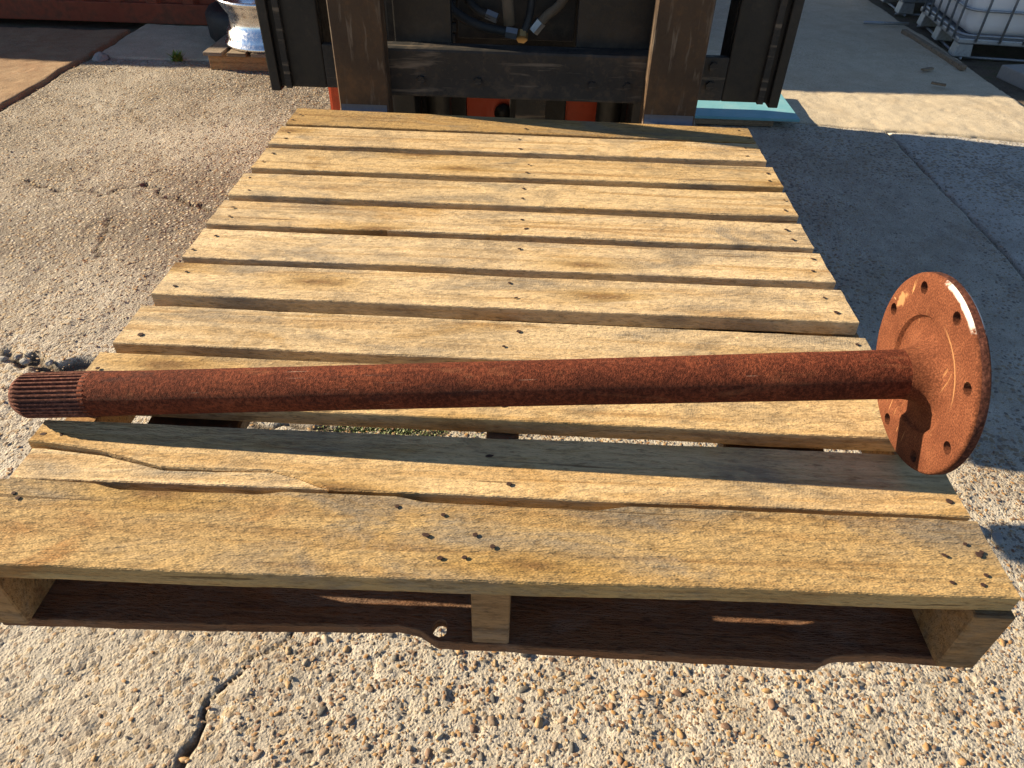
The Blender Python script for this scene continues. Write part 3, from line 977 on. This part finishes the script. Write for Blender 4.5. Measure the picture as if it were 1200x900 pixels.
# bar, slightly uneven like a forging
prof = []
SPL = 0.088
ns = 110
for i in range(ns + 1):
    t = i / ns
    s = -LEN + SPL - 0.006 + (LEN - SPL - 0.004 + 0.006) * t
    r = 0.0247 + (0.0010 * math.exp(-(t / 0.05) ** 2)) + 0.0012 * max(0, (t - 0.55) / 0.45)
    prof.append((s, r))
v, f = turn(prof, 56)
v = [Vector((p.x, p.y * (1 + 0.012 * mn.noise(Vector((p.x * 14, p.y * 30, p.z * 30)))), p.z * (1 + 0.012 * mn.noise(Vector((p.x * 14 + 4, p.y * 30, p.z * 30)))))) for p in v]
axle_part('shaft', v, f, M['rust_dark'])

# splined end
NT = 32
verts, faces = [], []
def ring(x, ro, ri):
    out = []
    for k in range(NT):
        a0 = 2 * math.pi * k / NT
        d = 2 * math.pi / NT
        for fr, rr in ((0.0, ri), (0.22, ri), (0.38, ro), (0.70, ro), (0.86, ri)):
            a = a0 + d * fr
            out.append(Vector((x, rr * math.cos(a), rr * math.sin(a))))
    return out
rings = [ring(-LEN, 0.0205, 0.0205), ring(-LEN + 0.0035, 0.0228, 0.0222), ring(-LEN + 0.009, 0.0258, 0.0233), ring(-LEN + SPL - 0.012, 0.0260, 0.0234), ring(-LEN + SPL, 0.0262, 0.0252)]
m_ = NT * 5
for q in rings: verts += q
for i in range(len(rings) - 1):
    for k in range(m_):
        a = i * m_ + k; b_ = i * m_ + (k + 1) % m_
        faces.append((a, a + m_, b_ + m_, b_))
faces.append(tuple(range(m_)))
faces.append(tuple(reversed(range((len(rings) - 1) * m_, len(rings) * m_))))
spl = axle_part('spline', verts, faces, M['rust_spline'], False)

# flange: dished hub, eight bolt holes
RF = 0.1043
prof = [(-0.018, 0.0261), (-0.010, 0.0274), (-0.003, 0.0306), (0.0025, 0.0360), (0.0058, 0.0440), (0.0060, 0.0560), (0.0050, 0.0585), (0.0012, 0.0612), (0.0, 0.0645), (0.0, 0.1012), (0.0010, 0.1030), (0.0032, RF), (0.0105, RF), (0.0125, 0.1025), (0.0125, 0.030), (0.0125, 0.004)]
v, f = turn(prof, 96)
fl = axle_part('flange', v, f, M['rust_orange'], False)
cutters = bmesh.new()
for k in range(8):
    a = R(15 + 45 * k)
    mtx = Matrix.Translation((0.01, 0.0885 * math.cos(a), 0.0885 * math.sin(a))) @ Matrix.Rotation(R(90), 4, 'Y')
    bmesh.ops.create_cone(cutters, cap_ends=True, segments=20, radius1=0.0068, radius2=0.0068, depth=0.06, matrix=mtx)
cme = bpy.data.meshes.new('cutter'); cutters.to_mesh(cme); cutters.free()
cme.materials.append(M['rust_dark'])
cobj = bpy.data.objects.new('cutter', cme); link(cobj, axle)
md = fl.modifiers.new('holes', 'BOOLEAN'); md.operation = 'DIFFERENCE'; md.object = cobj; md.solver = 'EXACT'
bpy.context.view_layer.update()
dg = bpy.context.evaluated_depsgraph_get()
nm = bpy.data.meshes.new_from_object(fl.evaluated_get(dg))
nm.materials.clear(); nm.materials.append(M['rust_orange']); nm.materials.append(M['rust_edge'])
fl.modifiers.clear(); fl.data = nm
bpy.data.objects.remove(cobj)
# smooth only the shallow turned surfaces
bm = bmesh.new(); bm.from_mesh(nm)
for face in bm.faces:
    face.smooth = True
    cm = face.calc_center_median()
    rr = math.hypot(cm.y, cm.z)
    if cm.x > 0.0033 and rr > 0.1035: face.material_index = 1
for e in bm.edges:
    if e.calc_face_angle(0) > R(32): e.smooth = False
bm.to_mesh(nm); bm.free()
tag(fl, 'bright orange rusted flange with eight bolt holes and a worn rim')

# ================================================================== forklift
fk = empty('forklift', (0, 2.6, 0), 'black and orange forklift holding the pallet, seen from its forks', 'forklift')
def fork(xa, xb):
    yb0, yb1 = 1.235, 1.285
    zt, zl = DZ - T - 0.0025, DZ - T - 0.0025 - 0.040
    rin = 0.022
    poly = [(0.12, zt - 0.006), (0.30, zt), ]
    poly.append((yb0 - rin, zt))
    for k in range(1, 6):
        a = R(90 * k / 6)
        poly.append((yb0 - rin + rin * math.sin(a), zt + rin - rin * math.cos(a)))
    poly += [(yb0, zt + rin), (yb0, 1.62), (yb1, 1.62), (yb1, zl + 0.03)]
    for k in range(1, 6):
        a = R(90 * k / 6)
        poly.append((yb1 - 0.03 + 0.03 * math.cos(a), zl + 0.03 - 0.03 * math.sin(a)))
    poly += [(yb1 - 0.03, zl), (0.45, zl), (0.12, zt - 0.016)]
    o = prism('fork', poly, 'X', xa, xb, M['fork'], fk, 0.0025, ((xa + xb) / 2, 1.2, 1.0))
    # bare inner heel
    hv, hf = [], []
    pts = []
    for k in range(0, 9):
        a = R(90 * k / 8)
        pts.append((yb0 - rin + rin * math.sin(a) - 0.0012 * math.sin(a), zt + rin - rin * math.cos(a) + 0.0012 * math.cos(a)))
    pts.append((yb0 - 0.0012, zt + rin + 0.004))
    for x in (xa + 0.004, xb - 0.004):
        for p in pts: hv.append((x - (xa + xb) / 2, p[0] - 1.2, p[1] - 0.9))
    n_ = len(pts)
    for k in range(n_ - 1): hf.append((k, k + n_, k + n_ + 1, k + 1))
    from_py('heel', hv, hf, M['heel'], o, ((xa + xb) / 2, 1.2, 0.9), True)
    return o
fork(-0.412, -0.300)
fork(0.276, 0.394)

# carriage bars
box('carriage_bar', -0.415, 0.395, 1.288, 1.345, 0.905, 1.010, M['dustblack'], fk, 0.006)
box('carriage_bar', -0.50, 0.50, 1.288, 1.345, 1.38, 1.47, M['dustblack'], fk, 0.006)
box('carriage_plate', -0.295, -0.165, 1.346, 1.375, 0.965, 1.16, M['black'], fk, 0.003)
box('carriage_plate', 0.120, 0.325, 1.346, 1.375, 0.975, 1.16, M['black'], fk, 0.003)
box('shelf_plate', -0.34, 0.34, 1.347, 1.42, 0.962, 0.990, M['black'], fk, 0.003)
# outer uprights and the corner plates that close the slot at their feet
for s in (-1, 1):
    xo, xi = s * 0.630, s * 0.502
    x0, x1 = min(xo, xi), max(xo, xi)
    u_ = box('upright', x0, x1, 1.465, 1.485, 0.860, 2.05, M['black'], fk, 0.004)
    box('flange_strip', s * 0.630 - 0.012, s * 0.630 + 0.012, 1.448, 1.64, 0.854, 2.05, M['black'], u_, 0.003)
    box('rib', s * 0.597 - 0.008, s * 0.597 + 0.008, 1.453, 1.4645, 0.860, 2.05, M['dustblack'], u_, 0.002)
    box('flange_strip', s * 0.508 - 0.007, s * 0.508 + 0.007, 1.4855, 1.57, 0.864, 2.05, M['black'], u_, 0.003)
    box('corner_plate', min(s * 0.36, s * 0.501), max(s * 0.36, s * 0.501), 1.462, 1.484, 0.862, 0.966, M['dustblack'], fk, 0.003)
# mast rails behind, cross members, lift cylinder
for s in (-1, 1):
    box('mast_rail', s * 0.40 - 0.04, s * 0.40 + 0.04, 1.56, 1.72, 0.12, 2.1, M['black'], fk, 0.006)
    box('inner_rail', s * 0.315 - 0.03, s * 0.315 + 0.03, 1.50, 1.62, 0.15, 2.1, M['black'], fk, 0.006)
box('cross_member', -0.36, 0.36, 1.66, 1.74, 0.20, 0.60, M['black'], fk, 0.006)
box('cross_member', -0.36, 0.36, 1.66, 1.74, 1.20, 1.32, M['black'], fk, 0.006)
box('cross_member', -0.36, 0.36, 1.66, 1.74, 1.95, 2.08, M['black'], fk, 0.006)
for s in (-1, 1):
    tube('lift_cylinder', [(s * 0.235, 1.60, 0.2), (s * 0.235, 1.60, 2.0)], 0.035, M['black'], fk, 16)
box('slide_block', -0.022, 0.060, 1.57, 1.66, 0.50, 0.90, M['dustblack'], fk, 0.004)
# red chassis front
pn = box('front_panel', -0.595, 0.47, 1.78, 1.84, 0.22, 0.79, M['red'], fk, 0.01)
tube('axle_cap', [(-0.066, 1.7795, 0.705), (-0.066, 1.765, 0.705)], 0.026, M['black'], pn, 20)
box('cover_plate', -0.55, -0.175, 1.752, 1.7795, 0.28, 0.80, M['black'], pn, 0.004)
box('cover_plate', -0.045, 0.122, 1.752, 1.7795, 0.28, 0.80, M['black'], pn, 0.004)
box('cover_plate', 0.225, 0.46, 1.752, 1.7795, 0.28, 0.80, M['black'], pn, 0.004)
box('cowl', -0.50, 0.50, 1.845, 2.20, 0.78, 1.42, M['black'], fk, 0.03)
box('chassis', -0.56, 0.50, 1.845, 3.30, 0.25, 0.775, M['red'], fk, 0.03)
box('hood', -0.50, 0.50, 2.75, 3.45, 0.78, 1.20, M['red'], fk, 0.05)
box('seat', -0.24, 0.24, 2.70, 3.15, 1.205, 1.32, M['black'], fk, 0.04)
box('seat_back', -0.24, 0.24, 3.10, 3.22, 1.325, 1.75, M['black'], fk, 0.04)
cwp = [(3.305, 0.22), (3.85, 0.22), (3.98, 0.40), (3.98, 0.95), (3.90, 1.18), (3.46, 1.18), (3.46, 0.776), (3.305, 0.776)]
prism('counterweight', cwp, 'X', -0.55, 0.55, M['black'], fk, 0.02, (0, 3.7, 0.7))
for s in (-1, 1):
    tube('guard_post', spline([(s * 0.48, 1.90, 1.42), (s * 0.48, 2.05, 1.80), (s * 0.47, 2.25, 2.12)], 5), 0.03, M['black'], fk, 10)
    tube('guard_post', spline([(s * 0.48, 3.55, 1.18), (s * 0.48, 3.52, 1.70), (s * 0.47, 3.35, 2.12)], 5), 0.03, M['black'], fk, 10)
box('guard_roof', -0.52, 0.52, 2.15, 3.45, 2.10, 2.15, M['black'], fk, 0.015)
def wheel_part(x, y, r, w, s):
    prof = [(-w / 2, r * 0.55), (-w / 2, r * 0.86), (-w / 2 + 0.02, r * 0.96), (-w / 2 + 0.045, r), (w / 2 - 0.045, r), (w / 2 - 0.02, r * 0.96), (w / 2, r * 0.86), (w / 2, r * 0.55)]
    v, f = lathe_verts(prof, 40)
    v = [Vector((p.z, p.y, p.x)) for p in v]
    o = from_py('wheel', v, f, M['rubber'], fk, (x, y, r), True)
    prof = [(-w / 2 - 0.004, r * 0.2), (-w / 2 - 0.004, r * 0.50), (-w / 2 + 0.02, r * 0.54), (w / 2 - 0.02, r * 0.54), (w / 2 + 0.004, r * 0.50), (w / 2 + 0.004, r * 0.2)]
    v, f = lathe_verts(prof, 32)
    v = [Vector((p.z, p.y, p.x)) for p in v]
    from_py('rim', v, f, M['dustblack'], o, (x, y, r), True)
for s in (-1, 1):
    wheel_part(s * 0.50 if s < 0 else 0.475, 2.12, 0.335, 0.19, s)
    wheel_part(s * 0.46, 3.45, 0.26, 0.16, s)

for s in (-1, 1):
    for zz in (0.90, 0.945):
        tube('bolt', [(s * 0.465, 1.4615, zz), (s * 0.465, 1.453, zz)], 0.011, M['dustblack'], fk, 6, False)
    for q in range(26):
        zc = 0.93 + q * 0.024
        box('chain_link', s * 0.175 - (0.009 if q % 2 else 0.006), s * 0.175 + (0.009 if q % 2 else 0.006), 1.462, 1.474, zc, zc + 0.0215, M['dustblack'], fk, 0.003)
for xx in (-0.23, -0.10, 0.16, 0.24):
    tube('bolt', [(xx, 1.2875, 0.945), (xx, 1.279, 0.945)], 0.009, M['dustblack'], fk, 6, False)
# hydraulic hoses with fittings
h1 = tube('hydraulic_hose', spline([(-0.20, 1.47, 1.18), (-0.182, 1.45, 1.075), (-0.153, 1.44, 1.045), (-0.10, 1.43, 1.025), (-0.035, 1.43, 1.014)], 8), 0.011, M['rubber'], fk, 10)
tube('fitting', [(-0.045, 1.43, 1.015), (-0.018, 1.43, 1.011)], 0.0135, M['silver'], h1, 6, False)
h1b = tube('hydraulic_hose', spline([(-0.165, 1.50, 1.2), (-0.145, 1.48, 1.09), (-0.115, 1.46, 1.055), (-0.07, 1.45, 1.04)], 8), 0.010, M['rubber'], fk, 10)
tube('fitting', [(-0.092, 1.455, 1.047), (-0.066, 1.45, 1.039)], 0.0125, M['silver'], h1b, 6, False)
h2 = tube('hydraulic_hose', [(-0.04, 1.44, 1.20), (-0.042, 1.44, 1.08), (-0.037, 1.44, 1.028)], 0.0135, M['hosebraid'], fk, 10)
h3 = tube('hydraulic_hose', spline([(0.12, 1.45, 1.17), (0.087, 1.45, 1.083), (0.052, 1.45, 1.05), (0.028, 1.45, 1.024)], 6), 0.011, M['hosebraid'], fk, 10)
tube('fitting', [(0.038, 1.45, 1.036), (0.020, 1.45, 1.014)], 0.014, M['silver'], h3, 6, False)
h4 = tube('hydraulic_hose', spline([(0.02, 1.47, 1.2), (0.012, 1.45, 1.06), (-0.006, 1.435, 1.008)], 6), 0.009, M['rubber'], fk, 10)
tube('fitting', [(-0.006, 1.425, 1.001), (-0.006, 1.44, 1.012)], 0.014, M['brass'], h4, 6, False)
box('cross_plate', -0.165, 0.120, 1.50, 1.52, 0.98, 1.20, M['black'], fk, 0.002)

# ================================================================== things in the background
# red shipping container along the back left
cont = empty('red_container', (-5.5, 6.7, 0), 'long rusty red steel container behind the yard at far left', 'container')
CX0, CX1, CY0, CY1, CZ0, CZ1 = -12.0, 0.9, 5.42, 7.8, 0.012, 2.25
vts, fcs = [], []
xw = CX0
k = 0
pts = []
while xw < CX1 - 0.3:
    pts += [(xw, CY0 + 0.035), (xw + 0.07, CY0 + 0.035), (xw + 0.105, CY0), (xw + 0.175, CY0), (xw + 0.21, CY0 + 0.035)]
    xw += 0.28
pts.append((CX1, CY0 + 0.035))
cc = wloc(cont)
for (x, y) in pts:
    vts += [(x - cc.x, y - cc.y, CZ0 + 0.12), (x - cc.x, y - cc.y, CZ1 - 0.06)]
for i in range(len(pts) - 1):
    fcs.append((2 * i, 2 * i + 2, 2 * i + 3, 2 * i + 1))
w_ = from_py('side_panel', vts, fcs, M['redwall'], cont, cc)
box('bottom_rail', CX0, CX1, CY0 - 0.01, CY0 + 0.09, CZ0, CZ0 + 0.14, M['redwall'], cont, 0.006)
box('top_rail', CX0, CX1, CY0 - 0.01, CY0 + 0.09, CZ1 - 0.07, CZ1, M['redwall'], cont, 0.006)
box('roof', CX0, CX1, CY0 + 0.092, CY1, CZ1 - 0.05, CZ1 - 0.01, M['redwall'], cont, 0.004)
box('rear_panel', CX0, CX1, CY1 - 0.05, CY1, CZ0, CZ1 - 0.06, M['redwall'], cont, 0.004)
box('end_panel', CX1 - 0.06, CX1 - 0.004, CY0 + 0.10, CY1 - 0.06, CZ0, CZ1 - 0.06, M['redwall'], cont, 0.004)
box('floor', CX0, CX1 - 0.07, CY0 + 0.10, CY1 - 0.06, CZ0 + 0.03, CZ0 + 0.12, M['oldwood'], cont, 0.004)

# polished truck rim on a small timber base
rp = empty('small_pallet', (-1.80, 4.66, 0), 'low weathered timber pallet under the polished wheel rim', 'pallet')
for q in range(3):
    box('bearer', -2.10, -1.40, 4.37 + q * 0.25, 4.46 + q * 0.25, 0.006, 0.095, M['stringer'] if q == 0 else M['oldwood'], rp, 0.004)
for q in range(5):
    box('plank', -2.12 + q * 0.155, -2.00 + q * 0.155, 4.35, 4.99, 0.0965, 0.118, M['oldwood'], rp, 0.003)
rim = empty('wheel_rim', (-1.76, 4.66, 0.119), 'polished aluminium truck wheel rim lying flat on timber', 'wheel rim')
prof = [(0.0, 0.262), (0.0, 0.292), (0.006, 0.303), (0.020, 0.304), (0.030, 0.292), (0.048, 0.283), (0.085, 0.276), (0.105, 0.252), (0.180, 0.247), (0.200, 0.262), (0.240, 0.284), (0.256, 0.292), (0.268, 0.305), (0.282, 0.304), (0.286, 0.292),
        (0.270, 0.278), (0.20, 0.250), (0.18, 0.236), (0.10, 0.240), (0.03, 0.262)]
v, f = lathe_verts(prof, 72, True)
from_py('barrel', v, f, M['alu'], rim, (-1.76, 4.66, 0.119), True)
prof = [(0.150, 0.110), (0.150, 0.237), (0.176, 0.239), (0.176, 0.112)]
v, f = lathe_verts(prof, 72, True)
from_py('disc', v, f, M['alu'], rim, (-1.76, 4.66, 0.119))

# tyre lying behind it
ty = empty('tyre', (-2.0, 5.12, 0.0), 'black tyre lying flat between the wheel rim and the container', 'tyre')
prof = [(0.03, 0.27), (0.0, 0.36), (0.015, 0.44), (0.05, 0.475), (0.19, 0.475), (0.225, 0.44), (0.24, 0.36), (0.21, 0.27), (0.19, 0.255), (0.05, 0.255)]
v, f = lathe_verts([(a + 0.004, r * 0.74) for a, r in prof], 56, True)
from_py('casing', v, f, M['rubber'], ty, (-2.0, 5.12, 0.0), True)

# pale blue sheet on timber
bs = empty('blue_sheet', (1.23, 3.93, 0.0), 'pale blue painted sheet lying on timber beside the forklift', 'sheet')
box('panel', 0.70, 1.52, 3.690, 4.25, 0.040, 0.056, M['blue'], bs, 0.003)
box('bearer', 0.72, 1.38, 3.700, 3.78, 0.006, 0.039, M['oldwood'], bs, 0.004)
box('bearer', 0.72, 1.38, 4.10, 4.19, 0.006, 0.039, M['oldwood'], bs, 0.004)

# caged liquid tanks
def rounded_tank(sx, sy, sz, rad):
    bm = bmesh.new()
    bm_box(bm, -sx / 2, sx / 2, -sy / 2, sy / 2, 0, sz, 0)
    bmesh.ops.bevel(bm, geom=bm.edges[:], offset=rad, segments=4, profile=0.5, affect='EDGES')
    return bm
def ibc(loc, rotz, label):
    t = empty('caged_tank', (0, 0, 0), label, 'tank', 'caged tanks on the dirt strip')
    from_bm('bottle', rounded_tank(1.14, 0.94, 0.98, 0.09), M['tank'], t, (0, 0, 0.155), True)
    SX, SY = 1.19, 0.99
    def ringpath(z):
        c_ = 0.09; p = []
        for (cx, cy, a0) in ((SX / 2 - c_, SY / 2 - c_, 0), (-SX / 2 + c_, SY / 2 - c_, 90), (-SX / 2 + c_, -SY / 2 + c_, 180), (SX / 2 - c_, -SY / 2 + c_, 270)):
            for q in range(5):
                a = R(a0 + 22.5 * q)
                p.append(Vector((cx + c_ * math.cos(a), cy + c_ * math.sin(a), z)))
        p.append(p[0]); return p
    for z in (0.17, 0.33, 0.53, 0.73, 0.93, 1.12):
        v, f = tube_verts(ringpath(z), 0.0095, 6, False)
        from_py('cage_hoop', v, f, M['galv'], t, (0, 0, 0), True)
    for q in range(7):
        x = -SX / 2 + 0.11 + q * (SX - 0.22) / 6
        for y in (-SY / 2 - 0.012, SY / 2 + 0.012):
            tube('cage_bar', [(x, y, 0.13), (x, y, 1.13)], 0.0085, M['galv'], t, 6)
    for q in range(6):
        y = -SY / 2 + 0.10 + q * (SY - 0.20) / 5
        for x in (-SX / 2 - 0.012, SX / 2 + 0.012):
            tube('cage_bar', [(x, y, 0.13), (x, y, 1.13)], 0.0085, M['galv'], t, 6)
    # steel base: rim frame, feet, runners
    for (x0, x1, y0, y1) in ((-0.60, 0.60, -0.50, -0.45), (-0.60, 0.60, 0.45, 0.50), (-0.60, -0.55, -0.4495, 0.4495), (0.55, 0.60, -0.4495, 0.4495)):
        box('base_rail', x0, x1, y0, y1, 0.115, 0.15, M['galv'], t, 0.008)
    box('base_tray', -0.549, 0.549, -0.449, 0.449, 0.135, 0.150, M['galv'], t, 0.002)
    for x in (-0.535, 0, 0.535):
        for y in (-0.435, 0, 0.435):
            if x == 0 and y == 0: continue
            poly = [(x - 0.065, 0.022), (x + 0.065, 0.022), (x + 0.050, 0.114), (x - 0.050, 0.114)]
            prism('foot', poly, 'Y', y - 0.055, y + 0.055, M['galv'], t, 0.006, (x, y, 0.06))
    for y in (-0.435, 0.435):
        tube('runner', [(-0.60, y, 0.012), (0.60, y, 0.012)], 0.010, M['galv'], t, 8)
    for x in (-0.535, 0.535):
        tube('runner', [(x, -0.49, 0.013), (x, 0.49, 0.013)], 0.010, M['galv'], t, 8)
    t.location = loc
    t.rotation_euler = (0, 0, rotz)
    return t
ibc((3.70, 5.66, -0.012), R(-7), 'white liquid tank in galvanised cage at the right, nearer of the two')
ibc((3.75, 6.98, -0.012), R(-3), 'white caged liquid tank behind the nearer one at the right edge')

pb = box('steel_bar', 2.945, 2.985, 4.93, 5.90, 0.004, 0.035, M['oldwood'], None, 0.004)
pb.rotation_euler = (0, 0, R(3))
pb.name = 'timber_batten'
tag(pb, 'long weathered timber batten along the slab edge before the caged tank', 'batten')
st = tube('metal_rod', [(2.70, 6.13, 0.022), (3.06, 6.12, 0.024)], 0.012, M['galv'], None, 8)
tag(st, 'short pale rod on the concrete at the corner of the caged tank', 'rod')
bm = bmesh.new(); bm_box(bm, -0.11, 0.11, -0.20, 0.20, 0, 0.09, 0.012)
for v_ in bm.verts: v_.co += Vector((0.01 * mn.noise(v_.co * 9), 0.01 * mn.noise(v_.co * 9 + Vector((4, 0, 0))), 0.004 * mn.noise(v_.co * 11)))
blk = from_bm('concrete_block', bm, M['stoneblock'], None, (3.36, 4.72, -0.028))
blk.rotation_euler = (0, 0, R(12))
tag(blk, 'grey concrete block on the dirt in front of the caged tank', 'block')
for (x, y, l, a, lab) in ((2.72, 4.88, 0.10, 0.5, 'dark wood chip on the shaded slab nearer the batten'), (2.66, 4.55, 0.09, -0.5, 'dark wood chip on the slab close to the shadow edge')):
    bm = bmesh.new(); bm_box(bm, -l / 2, l / 2, -0.02, 0.02, 0, 0.012, 0.004)
    for v_ in bm.verts: v_.co.y *= 1 - 0.5 * abs(v_.co.x) / l
    o = from_bm('wood_chip', bm, M['oldwood'], None, (x, y, 0.014))
    o.rotation_euler = (0, 0, a)
    tag(o, lab, 'wood chip')

# broken concrete lumps
def lump(x, y, r, lab, grp=None, name='concrete_lump', z=None):
    bm = ico(2, 0.5, x * 13 + y * 7)
    for v_ in bm.verts: v_.co = Vector((v_.co.x * r * 1.5, v_.co.y * r, v_.co.z * r * 0.7))
    o = from_bm(name, bm, M['stoneblock'], None, (x, y, (ground_z(x, y) if z is None else z) + r * 0.3))
    o.rotation_euler = (0, 0, random.uniform(0, 6.28))
    return tag(o, lab, 'stone', grp)
lump(-2.90, 4.53, 0.045, 'pale broken concrete lump at the corner of the left slab joint')
for (x, y, r) in ((-1.66, 1.345, 0.011), (-1.58, 1.335, 0.013), (-1.50, 1.335, 0.010), (-1.62, 1.36, 0.009)):
    lump(x, y, r, 'small crumbled stone in the crack left of the splined shaft end', 'crumbs in the left crack')
for (x, y, r) in ((1.19, 0.80, 0.020), (1.23, 0.83, 0.016), (1.17, 0.87, 0.013), (1.27, 0.80, 0.015)):
    lump(x, y, r, 'crumbled concrete piece on the ground below the flange at the right', 'crumbs below the flange')

# weed at the slab edge and moss under the pallet
def tuft(name, n, spread, hgt, wid, mat, loc, label, cat, kind=None, seed=1):
    rnd = random.Random(seed)
    vts, fcs = [], []
    for i in range(n):
        a = rnd.uniform(0, 6.28); bx = rnd.gauss(0, spread[0]); by = rnd.gauss(0, spread[1])
        h = hgt * rnd.uniform(0.5, 1.1); w = wid * rnd.uniform(0.6, 1.2); ln = rnd.uniform(0.2, 0.9) * h
        dx, dy = math.cos(a), math.sin(a)
        b0 = len(vts)
        for t, ww in ((0, 0.5), (0.5, 1.0), (1.0, 0.08)):
            px, py_, pz = bx + dx * ln * t ** 1.5, by + dy * ln * t ** 1.5, h * (t - 0.25 * t * t)
            vts += [(px - dy * w * ww / 2, py_ + dx * w * ww / 2, pz), (px + dy * w * ww / 2, py_ - dx * w * ww / 2, pz)]
        fcs += [(b0, b0 + 1, b0 + 3, b0 + 2), (b0 + 2, b0 + 3, b0 + 5, b0 + 4)]
    o = from_py(name, vts, fcs, mat, None, loc)
    return tag(o, label, cat, None, kind)
wd = empty('weed', (-2.40, 4.55, 0.0), 'small bright green weed at the slab edge left of the wheel rim', 'weed')
lv = tuft('leaves', 60, (0.012, 0.010), 0.095, 0.020, M['leaf'], (-2.40, 4.55, -0.01), None, None)
lv.parent = wd; lv.location = (0, 0, -0.01)
tuft('moss', 900, (0.09, 0.015), 0.010, 0.005, M['moss'], (-0.37, 1.105, ground_z(-0.37, 1.105) - 0.004), 'green moss in a ground crack, seen through the gap between boards', 'moss', 'stuff', 4)
